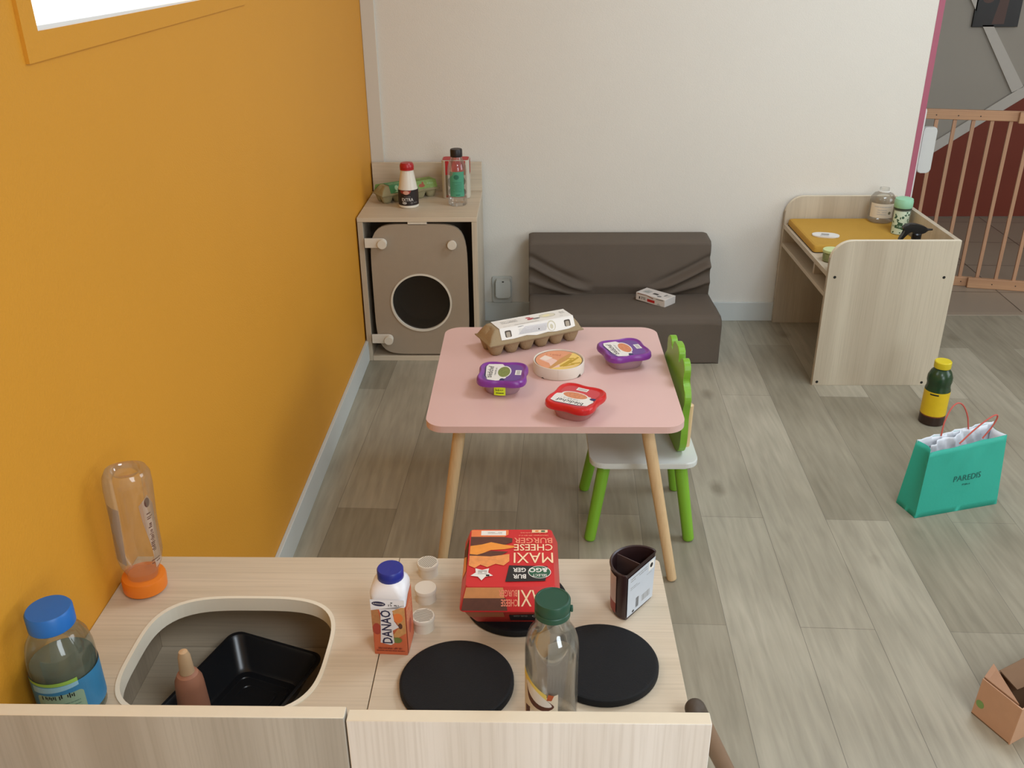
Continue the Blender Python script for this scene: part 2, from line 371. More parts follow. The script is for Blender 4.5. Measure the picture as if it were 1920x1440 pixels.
# back wall, its pink end, corner strip
b = bm_new(); box(b, XL, 1.5075, YB, YB + 0.1, 0, 2.5); struct('wall_back', b, M_white)
b = bm_new(); box(b, 1.5076, 1.5300, YB - 0.001, YB + 0.1, 0, 2.5); struct('trim_2', b, mat('pink_paint', (172, 92, 112), 0.5))
b = bm_new(); box(b, XL, -0.592, YB - 0.010, YB, 0, 2.5, bev=0.003); struct('trim_3', b, mat('corner_strip_white', (214, 207, 194), 0.55))
b = bm_new(); prism(b, [(-1.0, 0), (-1.0, 0.083), (3.70, 0.083), (3.70, 0)], XL, XL + 0.012, 'x', bev=0.002); struct('baseboard_left', b, M_base)
b = bm_new(); prism(b, [(-0.592, 0), (1.507, 0), (1.507, 0.083), (-0.592, 0.083)], YB - 0.012, YB, 'y', bev=0.002); struct('baseboard_back', b, M_base)
# stair hall beyond the opening
b = bm_new(); box(b, 1.3, 5.0, 5.36, 5.5, 0, 2.5); struct('wall_hall', b, mat('hall_grey_paint', (164, 157, 146), 0.7, 0.02, 4))
b = bm_new(); sl = 0.677
prism(b, [(1.73, 0.005), (5.0, 0.005), (5.0, 2.218), (2.303, 0.393)], 5.352, 5.36, 'y'); struct('wall_stair', b, mat('brick_red_paint', (120, 46, 24), 0.6, 0.04, 5))
M_band = mat('stair_band_grey', (196, 190, 181), 0.6)
b = bm_new(); prism(b, [(1.65, -0.0), (1.73, 0.0), (5.0, 2.218), (5.0, 2.29), (2.64, 0.69)], 5.346, 5.354, 'y'); struct('trim_4', b, M_band)
b = bm_new(); prism(b, [(2.655, 0.705), (2.712, 0.735), (2.30, 1.30), (2.255, 1.30)], 5.346, 5.3595, 'y'); struct('trim_5', b, M_band)
b = bm_new(); box(b, 5.0, 5.1, -2.2, 5.5, 0, 2.5); struct('wall_right', b, M_white)
b = bm_new(); box(b, XL, 1.4, YB + 0.1, 5.4, 0, 2.5); struct('wall_closet', b, mat('hall_grey_paint', (0, 0, 0)))
b = bm_new(); box(b, XL - 0.22, 5.1, -2.4, -2.2, 0, 2.5); struct('wall_front', b, M_white)

# picture on the hall wall
pf = thing('picture_frame', 'black framed dark picture high on the grey stair hall wall', 'picture', (2.487, 5.36, 1.045))
b = bm_new(); box(b, -0.122, 0.122, -0.014, 0, 0, 0.34, bev=0.002); obj('frame', b, mat('black_frame', (18, 16, 15), 0.35), pf)
pr = Print(plane((0, -0.0145, 0.17), (1, 0, 0), (0, 0, 1)))
pr.rect(-0.113, 0.113, -0.16, 0.16, mat('picture_black', (30, 25, 24), 0.4)).poly([(-0.02, -0.155), (0.045, -0.155), (0.05, -0.02), (0.075, 0.05), (0.0, 0.06), (-0.03, 0.02), (0.0, -0.04)], mat('picture_brown', (88, 62, 54), 0.5))
pr.ell(-0.06, -0.03, 0.03, 0.02, mat('picture_brown', (0, 0, 0)))
pr.build('picture', pf)

# wooden stair gate
M_gate = wood('gate_pine', (196, 150, 112), (182, 136, 100), (160, 116, 84), 0, 0.45)
gt = thing('safety_gate', 'pale pine slatted baby gate standing across the tiled stair hall', 'gate', (1.60, 4.265, 0), -0.227)
b = bm_new(); box(b, 0, 0.60, -0.018, 0.002, 0.757, 0.80, bev=0.003); obj('top_rail', b, M_gate, gt)
b = bm_new(); box(b, 0.52, 1.05, -0.040, -0.020, 0.752, 0.80, bev=0.003); obj('top_rail', b, M_gate, gt)
b = bm_new(); box(b, 0, 0.48, -0.018, 0.002, 0.0, 0.043, bev=0.003); obj('bottom_rail', b, M_gate, gt)
b = bm_new(); box(b, 0.455, 1.05, -0.040, -0.020, 0.0, 0.048, bev=0.003); obj('bottom_rail', b, M_gate, gt)
for k in range(14):
    b = bm_new(); x = 0.045 + 0.0755 * k; y = -0.006 if x < 0.5 else -0.028
    box(b, x - 0.008, x + 0.008, y - 0.006, y + 0.006, 0.03, 0.77, bev=0.002); obj('slat', b, wood('gate_slat', (196, 150, 116), (180, 136, 104), (150, 110, 84), 2, 0.45), gt)
for x, y, z in [(0.10, -0.0185, 0.775), (0.19, -0.0185, 0.775), (0.28, -0.0185, 0.775), (0.37, -0.0185, 0.775), (0.62, -0.0405, 0.775), (0.43, -0.0185, 0.022), (0.56, -0.0405, 0.024), (0.66, -0.0405, 0.024)]:
    b = bm_new(); bmesh.ops.create_circle(b, cap_ends=True, radius=0.0028, segments=10, matrix=Matrix.Translation((x, y, z)) @ Matrix.Rotation(PI / 2, 4, 'X'))
    obj('screw', b, mat('screw_dark', (40, 30, 24), 0.4), gt)
# white wall bracket at the pink wall end
wb = thing('gate_bracket', 'white plastic latch bracket fixed on the end of the pink trimmed wall', 'bracket', (1.531, 3.75, 0.52))
b = bm_new(); prism(b, rrect(-0.010, 0.012, -0.2, 0.355, 0.008), 0.0, 0.014, 'x', bev=0.002); obj('mounting_rail', b, mat('bracket_white', (226, 222, 216), 0.35), wb)
b = bm_new(); prism(b, rrect(0.015, 0.068, 0.105, 0.285, 0.014), -0.012, 0.012, 'y', bev=0.003); obj('latch_housing', b, mat('bracket_grey', (206, 208, 204), 0.35), wb)

# ================================================================= FURNITURE
ash_v = wood('ash_laminate_upright', (204, 190, 168), (188, 173, 151), (160, 145, 124), 2)
ash_x = wood('ash_laminate_across', (216, 200, 176), (204, 188, 163), (172, 155, 132), 0)
ash_y = wood('ash_laminate_deep', (204, 190, 168), (188, 173, 151), (160, 145, 124), 1)
edge_m = mat('ash_edge_band', (230, 218, 194), 0.45, 0.03, 60)
M_plw = mat('knob_offwhite', (222, 213, 196), 0.45)
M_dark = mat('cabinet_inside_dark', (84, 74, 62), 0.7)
M_blk = mat('hob_black_rubber', (19, 20, 22), 0.6, 0.05, 50, 0.3, 900, spec=0.25)

# ---- play kitchen: sink unit and hob unit
KH, PY, KYF = 0.5686, 0.8024, 1.2269
def kitchen_unit(name, label, x0, x1, cat):
    t = thing(name, label, cat, ((x0 + x1) / 2, (PY + KYF) / 2, 0)); return t, x0 - (x0 + x1) / 2, x1 - (x0 + x1) / 2
kdy = (KYF - PY) / 2; ky0, ky1 = -kdy, kdy
def carcass(t, a, c):
    for (p, q) in ((a, a + 0.018), (c - 0.018, c)):
        b = bm_new(); box(b, p, q, ky0, ky1 - 0.004, 0, KH - 0.0185, bev=0.001); obj('side_panel', b, ash_v, t)
    b = bm_new(); box(b, a + 0.0185, c - 0.0185, ky0, ky1 - 0.022, 0.380, 0.398); obj('shelf', b, ash_x, t)
    b = bm_new(); box(b, a + 0.0185, c - 0.0185, ky1 - 0.020, ky1 - 0.004, 0, KH - 0.0185); obj('door', b, ash_x, t)
def back_panel(t, a, c, y1, h, nm='ash_front_panel', cols=((194, 189, 178), (168, 161, 149), (148, 140, 126))):
    b = bm_new(); fs = box(b, a, c, y1 - 0.0185, y1, 0.0, h, bev=0.0012)
    o = obj('back_panel', b, [wood(nm, *cols, 2, 0.45, 1.0, 0.6), edge_m], t)
    for p in o.data.polygons:
        if p.normal.z > 0.9: p.material_index = 1
# sink unit
sk, a, c = kitchen_unit('play_sink_unit', 'ash wood play kitchen unit with a rounded square sink cut into its top', XL + 0.001, -0.2150, 'toy kitchen')
carcass(sk, a, c); back_panel(sk, a, c, ky0, 0.6690)
scx, scy = -0.426 - (XL + 0.001 - 0.2150) / 2, 1.003 - (PY + KYF) / 2
outer = [(a, ky0), (c, ky0), (c, ky1), (a, ky1)]
sq = lambda g: ell(scx, scy, 0.141 + g, 0.122 + g, 96, 3.4)
b = bm_new(); holed(b, outer, sq(0), (scx, scy), KH - 0.018, KH); obj('worktop', b, ash_x, sk)
b = bm_new(); holed(b, sq(0.0008), sq(-0.0048), (scx, scy), KH - 0.022, KH + 0.0015, n=96); obj('sink_rim', b, mat('sink_rim_cream', (236, 228, 208), 0.4), sk, smooth=True)
# hob unit
hb, a, c = kitchen_unit('play_hob_unit', 'ash wood play kitchen unit with three black hob rings and three cream knobs', -0.2138, 0.2064, 'toy kitchen')
hx, hy = (-0.2138 + 0.2064) / 2, (PY + KYF) / 2
carcass(hb, a, c); back_panel(hb, a + 0.0012, c, ky0 - 0.0015, 0.6665, 'ash_front_panel_pale', ((244, 240, 234), (232, 226, 217), (198, 189, 176)))
b = bm_new(); prism(b, rrect(a, c, ky0, ky1, [0.008, 0, 0, 0]), KH - 0.018, KH, bev=0.0008); obj('worktop', b, ash_x, hb)
for (x, y) in ((-0.100, 0.943), (0.098, 0.980), (-0.022, 1.114)):
    b = bm_new(); lathe(b, [(0.0745, KH + 0.0002), (0.077, KH + 0.002), (0.077, KH + 0.009), (0.0755, KH + 0.0112), (0.073, KH + 0.0118)], 64, cx=x - hx, cy=y - hy)
    obj('hob_ring', b, M_blk, hb)
for (x, y, al, gl) in ((-0.1635, 1.186, 1.0, 1), (-0.1605, 1.123, 0.5, 0), (-0.157, 1.058, 0.25, 1)):
    kz = KH; b = bm_new(); lathe(b, [(0.0155, kz), (0.0150, kz + 0.016), (0.0168, kz + 0.0165), (0.0170, kz + 0.021), (0.0162, kz + 0.0225), (0.001, kz + 0.0226)], 36, cx=x - hx, cy=y - hy)
    kn = obj('knob', b, M_plw, hb)
    if gl:
        b = bm_new()
        for k in range(-4, 5):
            L = math.sqrt(max(0, 0.0145 ** 2 - (k * 0.003) ** 2)); ca, sa = math.cos(al), math.sin(al)
            pts = [(-L, k * 0.003 - 0.0006), (L, k * 0.003 - 0.0006), (L, k * 0.003 + 0.0006), (-L, k * 0.003 + 0.0006)]
            vs = [b.verts.new((x - hx + p * ca - q * sa, y - hy + p * sa + q * ca, kz + 0.0231)) for p, q in pts]; b.faces.new(vs)
        obj('groove', b, mat('knob_groove', (150, 140, 122), 0.6), kn)

# ---- play washing machine in the corner
CX0, CX1, CY, CH = XL + 0.006, -0.2005, 3.283, 0.5711
wm = thing('play_washing_machine', 'ash wood toy washing machine with round dark porthole in the far corner', 'toy washing machine', ((CX0 + CX1) / 2, 3.49, 0))
ox, oy = (CX0 + CX1) / 2, 3.49
for p, q in ((CX0, CX0 + 0.02), (CX1 - 0.02, CX1)):
    b = bm_new(); box(b, p - ox, q - ox, CY - oy, 3.70 - oy, 0, CH - 0.0165, bev=0.001); obj('side_panel', b, ash_v, wm)
b = bm_new(); box(b, CX0 - ox, CX1 - ox, CY - 0.001 - oy, 3.70 - oy, CH - 0.016, CH, bev=0.001); obj('top_panel', b, ash_x, wm)
b = bm_new(); box(b, CX0 + 0.0205 - ox, CX1 - 0.0205 - ox, CY + 0.001 - oy, 3.69 - oy, 0.0, 0.020, bev=0.001); obj('bottom_panel', b, ash_x, wm)
b = bm_new(); box(b, CX0 - ox, CX1 - ox, 3.6835 - oy, 3.70 - oy, CH + 0.0002, 0.685, bev=0.001); obj('splashback', b, ash_x, wm)
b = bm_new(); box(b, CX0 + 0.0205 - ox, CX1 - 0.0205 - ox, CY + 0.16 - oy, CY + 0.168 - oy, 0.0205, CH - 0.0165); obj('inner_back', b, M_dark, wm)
b = bm_new(); box(b, -0.035, 0.035, CY + 0.002 - oy, CY + 0.02 - oy, CH - 0.028, CH - 0.0165, bev=0.001); obj('door_stop', b, M_plw, wm)
dcx, dcz = -0.4195 - ox, 0.287
door_o = ell(dcx, dcz, 0.180, 0.259, 96, 5.5); hole_c = (-0.4195 - ox, 0.240)
b = bm_new(); holed(b, door_o, ell(hole_c[0], hole_c[1], 0.1165, 0.1165, 72), hole_c, CY + 0.002 - oy, CY + 0.020 - oy, 'y', 96)
dr = obj('door', b, mat('taupe_door_board', (164, 148, 128), 0.5, 0.03, 40, 0.15, 500), wm)
b = bm_new(); holed(b, ell(hole_c[0], hole_c[1], 0.1162, 0.1162, 72), ell(hole_c[0], hole_c[1], 0.1095, 0.1095, 72), hole_c, CY - 0.001 - oy, CY + 0.024 - oy, 'y', 72); obj('porthole_ring', b, mat('porthole_white', (226, 218, 202), 0.4), dr)
b = bm_new(); dprof = [(0.1094, 0.028), (0.109, 0.05), (0.100, 0.085), (0.070, 0.105), (0.001, 0.112)]
rings = lathe(b, dprof, 48, cap0=False, cap1=False)
for v in b.verts: v.co = Vector((hole_c[0] + v.co.x, CY - oy + v.co.z, hole_c[1] + v.co.y))
obj('porthole_drum', b, mat('drum_charcoal', (158, 152, 148), 0.5), dr)
b = bm_new(); prism(b, ell(hole_c[0], hole_c[1], 0.1093, 0.1093, 48), CY + 0.010 - oy, CY + 0.012 - oy, 'y'); obj('porthole_glass', b, clear('porthole_smoke', (190, 186, 182), 0.06, 0.15), dr)
def kn_y(x, z, r, name, parent, y=CY):
    b = bm_new(); lathe(b, [(r * 0.85, 0.0), (r * 0.9, -0.012), (r, -0.0125), (r, -0.017), (r * 0.93, -0.0195), (0.0005, -0.0197)], 32, cap1=False)
    for v in b.verts: v.co = Vector((x - ox + v.co.x, y + v.co.z - oy, z + v.co.y))
    return obj(name, b, M_plw, parent)
kn_y(-0.294, 0.471, 0.0175, 'knob', dr, CY + 0.0015)
for z in (0.4775, 0.0955):
    b = bm_new(); prism(b, [(-0.6165 - ox, z - 0.0175), (-0.552 - ox, z - 0.0175)] + [(-0.552 - ox + 0.0175 * math.cos(t), z + 0.0175 * math.sin(t)) for t in [-PI / 2 + PI * k / 10 for k in range(1, 10)]] + [(-0.552 - ox, z + 0.0175), (-0.6165 - ox, z + 0.0175)], CY - 0.010 - oy, CY - 0.0005 - oy, 'y', bev=0.001)
    hg = obj('hinge_plate', b, mat('hinge_cream', (226, 218, 203), 0.45), wm); kn_y(-0.550, z, 0.0175, 'hinge_cap', hg, CY - 0.010)

# ---- changing desk at the right
D0, D1, DY0, DY1, DH = 1.0275, 1.4647, 3.066, 3.703, 0.5457
dk = thing('toy_changing_table', 'ash wood toy changing table with rounded sides against the white wall', 'toy table', ((D0 + D1) / 2, (DY0 + DY1) / 2, 0))
ox, oy = (D0 + D1) / 2, (DY0 + DY1) / 2
def side(y0, y1):
    b = bm_new(); prism(b, rrect(D0 - ox, D1 - ox, 0, DH, [0, 0.073, 0, 0], 10), y0 - oy, y1 - oy, 'y', bev=0.001)
    o = obj('side_panel', b, [wood('ash_desk_side', (204, 192, 170), (184, 170, 148), (160, 146, 124), 2, 0.45, 1.0, 0.5), edge_m], dk)
    for p in o.data.polygons:
        if abs(p.normal.y) < 0.5 and p.normal.z > 0.1: p.material_index = 1
    return o
sp = side(DY0, DY0 + 0.018); side(DY1 - 0.018, DY1)
for x, z in ((1.052, 0.416), (1.428, 0.415), (1.044, 0.014), (1.424, 0.012)):
    b = bm_new(); bmesh.ops.create_circle(b, cap_ends=True, radius=0.0052, segments=16, matrix=Matrix.Translation((x - ox, DY0 - 0.0004 - oy, z)) @ Matrix.Rotation(PI / 2, 4, 'X'))
    obj('screw_cap', b, mat('screw_cap_black', (22, 20, 18), 0.4), sp)
b = bm_new(); box(b, D1 - 0.018 - ox, D1 - ox, DY0 + 0.0185 - oy, DY1 - 0.0185 - oy, 0.0, DH, bev=0.001); obj('rear_panel', b, ash_v, dk)
b = bm_new(); box(b, D0 + 0.001 - ox, D1 - 0.0185 - ox, DY0 + 0.0185 - oy, DY1 - 0.0185 - oy, 0.412, 0.430, bev=0.001); obj('table_top', b, ash_y, dk)
b = bm_new(); box(b, D0 + 0.001 - ox, D1 - 0.0185 - ox, DY0 + 0.0185 - oy, DY1 - 0.0185 - oy, 0.338, 0.354, bev=0.001); obj('shelf', b, ash_y, dk)
b = bm_new(); box(b, D0 + 0.02 - ox, D1 - 0.0185 - ox, 3.285 - oy, 3.301 - oy, 0.3545, 0.4115); obj('divider', b, ash_v, dk)

# ---- child's sofa
M_sofa = mat('taupe_canvas', (98, 87, 76), 0.85, 0.06, 12, 0.5, 700)
sf = thing('kids_sofa', 'low brown-grey fabric childrens sofa against the white wall', 'sofa', (0.355, 3.48, 0))
SX0, SX1 = -0.365, 0.365
def sofa_surface(prof, x0, x1, disp, name):
    n = 110; b = bm_new(); rows = []
    for i in range(n + 1):
        x = x0 + (x1 - x0) * i / n; e = min(x - x0, x1 - x); ee = 1 - max(0, 1 - e / 0.02) ** 2
        rows.append([b.verts.new((x, p[0] + disp(x, p, k) if True else 0, p[1] - 0.006 * (1 - ee))) for k, p in enumerate(prof)])
    m = len(prof)
    for i in range(n):
        for k in range(m):
            f = b.faces.new((rows[i][k], rows[i + 1][k], rows[i + 1][(k + 1) % m], rows[i][(k + 1) % m])); f.smooth = True
    b.faces.new(rows[0]); b.faces.new(rows[-1][::-1])
    return obj(name, b, M_sofa, sf, crisp=False)
def dense(pts, st=0.006):
    o = []
    for i in range(len(pts)):
        p, q = Vector(pts[i]), Vector(pts[(i + 1) % len(pts)]); k = max(1, int((q - p).length / st))
        for j in range(k): t = p.lerp(q, j / k); o.append((t.x, t.y))
    return o
seat_p = dense([(-0.222, 0.002), (-0.224, 0.165), (-0.214, 0.183), (-0.19, 0.190), (-0.10, 0.188), (0.0, 0.182), (0.17, 0.178), (0.17, 0.002)])
sofa_surface(seat_p, SX0, SX1, lambda x, p, k: 0.002 * math.sin(x * 17 + p[1] * 20), 'seat')
back_p = dense([(0.075, 0.150), (0.058, 0.215), (0.066, 0.27), (0.078, 0.34), (0.085, 0.385), (0.098, 0.398), (0.20, 0.400), (0.215, 0.39), (0.218, 0.150)])
def fold(x, p, k):
    y, z = p
    if y > 0.11 or z > 0.39: return 0.0
    t = abs(x) / 0.365; zc = 0.200 + 0.110 * max(0.0, (t - 0.35) / 0.65) ** 1.25
    zc2 = 0.175 + 0.07 * max(0.0, (t - 0.4) / 0.6) ** 1.3
    s = max(0.0, min(1.0, (t - 0.28) / 0.3))
    return -0.026 * s * math.exp(-((z - zc) / 0.013) ** 2) + 0.014 * s * math.exp(-((z - zc - 0.024) / 0.015) ** 2) - 0.016 * s * math.exp(-((z - zc2) / 0.012) ** 2)
sofa_surface(back_p, SX0 - 0.002, SX1 - 0.004, fold, 'backrest')

# ---- pink table
TZ = 0.45
tb = thing('kids_table', 'square kids table with pale pink top and round pine legs', 'table', (0.0575, 2.21, 0))
b = bm_new(); prism(b, rrect(-0.3095, 0.3055, -0.31, 0.31, 0.047, 10), TZ - 0.017, TZ, bev=0.003)
obj('table_top', b, mat('pale_pink_lacquer', (224, 186, 178), 0.42, 0.015, 5), tb)
M_leg = wood('pine_leg', (222, 190, 146), (212, 178, 132), (190, 154, 110), 2, 0.4, 0.8)
for sx, sy in ((-1, -1), (1, -1), (1, 1), (-1, 1)):
    bx = 0.302 * sx if sx > 0 else -0.292; by = -0.296 if sy < 0 else 0.27
    if sx < 0 and sy < 0: by = -0.285
    b = bm_new(); rounded_leg(b, (0.218 * sx if sx > 0 else -0.228, (-0.232 if sy < 0 else 0.20), TZ - 0.0175), (bx, by, 0), 0.0158, 0.0125); obj('leg', b, M_leg, tb)

# ---- green and white kids chair facing left under the table
ch = thing('kids_chair', 'small chair with white seat, green legs and green scalloped backrest', 'chair', (0.3020, 2.215, 0), 0.008)
M_green = mat('lime_green_lacquer', (124, 176, 44), 0.4, 0.02, 8)
b = bm_new(); prism(b, rrect(-0.150, 0.131, -0.150, 0.145, 0.035, 8), 0.238, 0.254, bev=0.003)
obj('seat', b, mat('seat_white', (214, 216, 210), 0.4), ch)
for sx, sy in ((-1, -1), (1, -1), (1, 1), (-1, 1)):
    b = bm_new(); rounded_leg(b, (sx * 0.098 - 0.009, sy * 0.098, 0.2375), (sx * 0.135 - 0.010, sy * 0.130 + 0.004, 0), 0.0175, 0.0155); obj('leg', b, M_green, ch)
half = [(0, 0), (0.06, 0), (0.095, 0.006), (0.118, 0.03), (0.124, 0.075), (0.120, 0.12), (0.124, 0.150), (0.131, 0.172), (0.128, 0.195), (0.112, 0.212), (0.100, 0.222), (0.102, 0.238), (0.103, 0.254), (0.094, 0.270), (0.076, 0.276), (0.058, 0.268), (0.048, 0.252), (0.040, 0.248), (0.036, 0.262), (0.033, 0.274), (0.022, 0.284), (0, 0.287)]
half = [(x, y * 0.955) for x, y in half]
def smooth_poly(P, n=3):
    o = []
    m = len(P)
    for i in range(m):
        p0, p1, p2, p3 = P[(i - 1) % m], P[i], P[(i + 1) % m], P[(i + 2) % m]
        for k in range(n):
            t = k / n
            o.append(tuple(0.5 * ((2 * p1[j]) + (-p0[j] + p2[j]) * t + (2 * p0[j] - 5 * p1[j] + 4 * p2[j] - p3[j]) * t * t + (-p0[j] + 3 * p1[j] - 3 * p2[j] + p3[j]) * t ** 3) for j in (0, 1)))
    return o
full = smooth_poly(half[1:] + [(-x, y) for x, y in half[1:-1]][::-1], 3)
b = bm_new(); prism(b, full, -0.009, 0.009, 'x', bev=0.002)
M = Matrix.Translation((0.083, 0, 0.2545)) @ Matrix.Rotation(0.06, 4, 'Z') @ Matrix.Rotation(math.radians(0.2), 4, 'Y')
bmesh.ops.transform(b, matrix=M, verts=b.verts); obj('backrest', b, M_green, ch)
for sy in (-1, 1):
    b = bm_new(); tube(b, [(0.110, 0.052 * sy, 0.254), (0.111, 0.052 * sy, 0.30), (0.1125, 0.052 * sy, 0.375), (0.113, 0.052 * sy, 0.379)], [0.011, 0.011, 0.011, 0.006], 18); obj('dowel', b, M_leg, ch)

# ---- socket with plug behind
so = thing('wall_socket', 'white wall socket with a square plug between washing machine and sofa', 'socket', (-0.122, YB, 0.142))
b = bm_new(); prism(b, rrect(-0.046, 0.038, -0.058, 0.058, 0.008), -0.010, -0.0005, 'y', bev=0.002); obj('socket_plate', b, mat('socket_white', (206, 208, 202), 0.4), so)
b = bm_new(); prism(b, rrect(-0.030, 0.032, -0.026, 0.052, 0.008), -0.045, -0.0105, 'y', bev=0.003); pl = obj('plug', b, mat('socket_white', (0, 0, 0)), so)
b = bm_new(); box(b, -0.003, 0.005, -0.0465, -0.0448, 0.044, 0.049); obj('indicator', b, mat('indicator_dark', (50, 48, 44), 0.4), pl)
# ---- stick leaning on the kitchen unit
st = thing('broom_stick', 'brown wooden broom stick with shade-darkened rounded end leaning on the hob unit', 'stick', (0.4185, 1.135, 0.0))
top = Vector((0.2075, 0.8765, 0.5955)) - Vector((0.4185, 1.135, 0.0))
b = bm_new(); tube(b, [(0, 0, 0.012), top * 0.94], 0.0122, 20); obj('pole', b, mat('stick_brown', (138, 108, 84), 0.5, 0.06, 30), st)
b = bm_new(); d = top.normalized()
tube(b, [top * 0.941] + [top + d * (0.0005 + 0.0135 * math.sin(k * PI / 12)) for k in range(0, 7)], [0.0134] + [0.0134 * max(math.cos(k * PI / 12), 0.02) for k in range(0, 7)], 22); obj('shaded_end', b, mat('stick_end_shaded', (76, 64, 52), 0.6), st)  # stick's top painted darker for the shade on it

# ================================================================= ITEMS
P_white = mat('print_white', (236, 232, 224), 0.5); P_black = mat('print_black', (26, 24, 24), 0.5); P_grey = mat('print_grey', (140, 138, 134), 0.5)
P_lgrey = mat('print_light_grey', (188, 186, 182), 0.5); P_navy = mat('print_navy', (34, 34, 72), 0.5); P_red = mat('print_red', (190, 40, 38), 0.5)
P_yel = mat('print_yellow', (232, 200, 60), 0.5); P_cream = mat('print_cream', (240, 205, 160), 0.5); P_brown = mat('print_brown', (92, 52, 38), 0.6, 0.25, 160)
P_orange = mat('print_orange', (226, 130, 62), 0.55, 0.12, 120); P_cheese = mat('print_cheese', (240, 152, 60), 0.5, 0.1, 100); P_green = mat('print_green', (40, 92, 66), 0.5)
P_bun = mat('print_bun', (206, 140, 84), 0.55, 0.15, 90)

# ---- egg cartons
def egg_box(t, L, W, HB, HT, nx, pulp, rim=0.006):
    """bottom with two rows of cups, lid with sloping sides; closed, flange at z = HB"""
    N, Mm = nx * 12, 26; b = bm_new(); gr = []
    for i in range(N + 1):
        x = -L / 2 + L * i / N; row = []
        for j in range(Mm + 1):
            y = -W / 2 + W * j / Mm
            cx = (x + L / 2 - rim) / (L - 2 * rim) * nx; cy = (y + W / 2 - rim) / (W - 2 * rim) * 2
            z = HB
            if 0 < cx < nx and 0 < cy < 2:
                fx = abs((cx % 1) - 0.5) * 2; fy = abs((cy % 1) - 0.5) * 2; r = (fx ** 2.6 + fy ** 2.6) ** (1 / 2.6)
                dep = max(0.0, min(1.0, (1.02 - r) / 0.48)); inner = 0.42 if (0.5 < cx < nx - 0.5 or 0.5 < cy < 1.5) else 0.0
                base = HB * inner * min(1, max(0, min(cx, nx - cx) * 2.2)) * min(1, max(0, min(cy, 2 - cy) * 2.2))
                z = HB - max(base, HB * (dep ** 0.8)); z = max(z, 0.0005)
            row.append(b.verts.new((x, y, z)))
        gr.append(row)
    for i in range(N):
        for j in range(Mm):
            f = b.faces.new((gr[i][j], gr[i][j + 1], gr[i + 1][j + 1], gr[i + 1][j])); f.smooth = True
    obj('egg_tray', b, pulp, t, solid=-0.0014, fix=False, crisp=False)
    b = bm_new(); gr = []; N2, M2 = 90, 30; tw = W * 0.27; sx = 0.021
    for i in range(N2 + 1):
        x = -L / 2 + L * i / N2; row = []
        for j in range(M2 + 1):
            y = -W / 2 + W * j / M2
            ey = (W / 2 - 0.005 - abs(y)) / (W / 2 - 0.005 - tw); ex = (L / 2 - 0.005 - abs(x)) / sx
            h = max(0.0, min(1.0, ey)) ; hx = max(0.0, min(1.0, ex)) ** 0.55
            # rounded lobes at the ends, one for each row of eggs
            lob = 0.80 + 0.20 * abs(math.sin(PI * min(1, abs(y) / (W * 0.46)))) if ex < 1 else 1.0
            z = HB + 0.0016 + (HT - HB) * min(h, hx * lob)
            row.append(b.verts.new((x, y, z)))
        gr.append(row)
    for i in range(N2):
        for j in range(M2):
            f = b.faces.new((gr[i][j], gr[i + 1][j], gr[i + 1][j + 1], gr[i][j + 1])); f.smooth = True
    obj('lid', b, pulp, t, solid=0.0012, fix=False, crisp=False)
    return tw
def slope_frames(L, W, HB, HT, tw):
    e = 0.0010; yo = -(W / 2 - 0.005)
    d = Vector((0, -tw - yo, HT - HB)); Ls = d.length
    return plane((0, yo, HB + 0.0022 + e), (1, 0, 0), d), plane((0, 0, HT + 0.0019 + e), (1, 0, 0), (0, 1, 0)), plane((0, -yo, HB + 0.0022 + e), (-1, 0, 0), Vector((0, -d.y, d.z))), Ls
pulp = mat('pulp_brown', (160, 139, 106), 0.85, 0.08, 40, 0.7, 260)
eg = thing('egg_carton', 'large brown pulp egg carton with long white label on the pink table', 'egg box', (-0.006, 2.397, TZ + 0.0003), math.radians(26.5))
L_, W_, HB_, HT_ = 0.290, 0.104, 0.036, 0.070
tw = egg_box(eg, L_, W_, HB_, HT_, 6, pulp)
fr, tp, bk, Ls = slope_frames(L_, W_, HB_, HT_, tw)
la = Print(fr); a0, a1 = -0.106, 0.122
la.poly([(a0, 0.007), (-0.07, 0.006), (-0.03, 0.009), (0.0, 0.004), (0.035, 0.007), (0.06, 0.004), (0.10, 0.005), (a1, 0.009), (a1, Ls + 0.001), (a0, Ls + 0.001)], mat('carton_label_white', (238, 234, 226), 0.5))
for x in (-0.083, 0.100):
    la.poly(rrect(x - 0.0095, x + 0.0095, 0.012, 0.031, 0.004), mat('slot_dark', (80, 68, 56), 0.7)); la.poly(rrect(x - 0.006, x + 0.006, 0.012, 0.027, 0.003), mat('slot_pulp', (170, 158, 140), 0.8))
la.poly([(-0.055, 0.014), (0.03, 0.012), (0.045, 0.033), (-0.03, 0.034)], mat('carton_label_tint', (214, 211, 210), 0.5)).lines(-0.05, 0.035, 0.014, 0.030, 6, P_lgrey, 0.3)
la.scrib(-0.042, 0.036, 0.0035, 0.016, P_black, 0.0, 6).poly([(0.008, 0.018), (0.013, 0.018), (0.0105, 0.023)], P_black)
la.ell(0.050, 0.022, 0.013, 0.015, mat('egg_print', (206, 198, 172), 0.5)).ell(0.050, 0.021, 0.010, 0.0125, P_white).ell(0.050, 0.020, 0.005, 0.007, mat('egg_print', (0, 0, 0)))
la.build('front_label', eg)
lt = Print(tp)
lt.rect(a0, a1, -tw - 0.001, tw + 0.001, mat('carton_label_white', (0, 0, 0))).lines(-0.085, -0.035, 0.0, 0.017, 3, P_grey, 0.35).lines(-0.09, 0.02, -0.022, -0.017, 1, P_lgrey, 0.35, 4)
M_rose = mat('poppy_red', (186, 78, 84), 0.5)
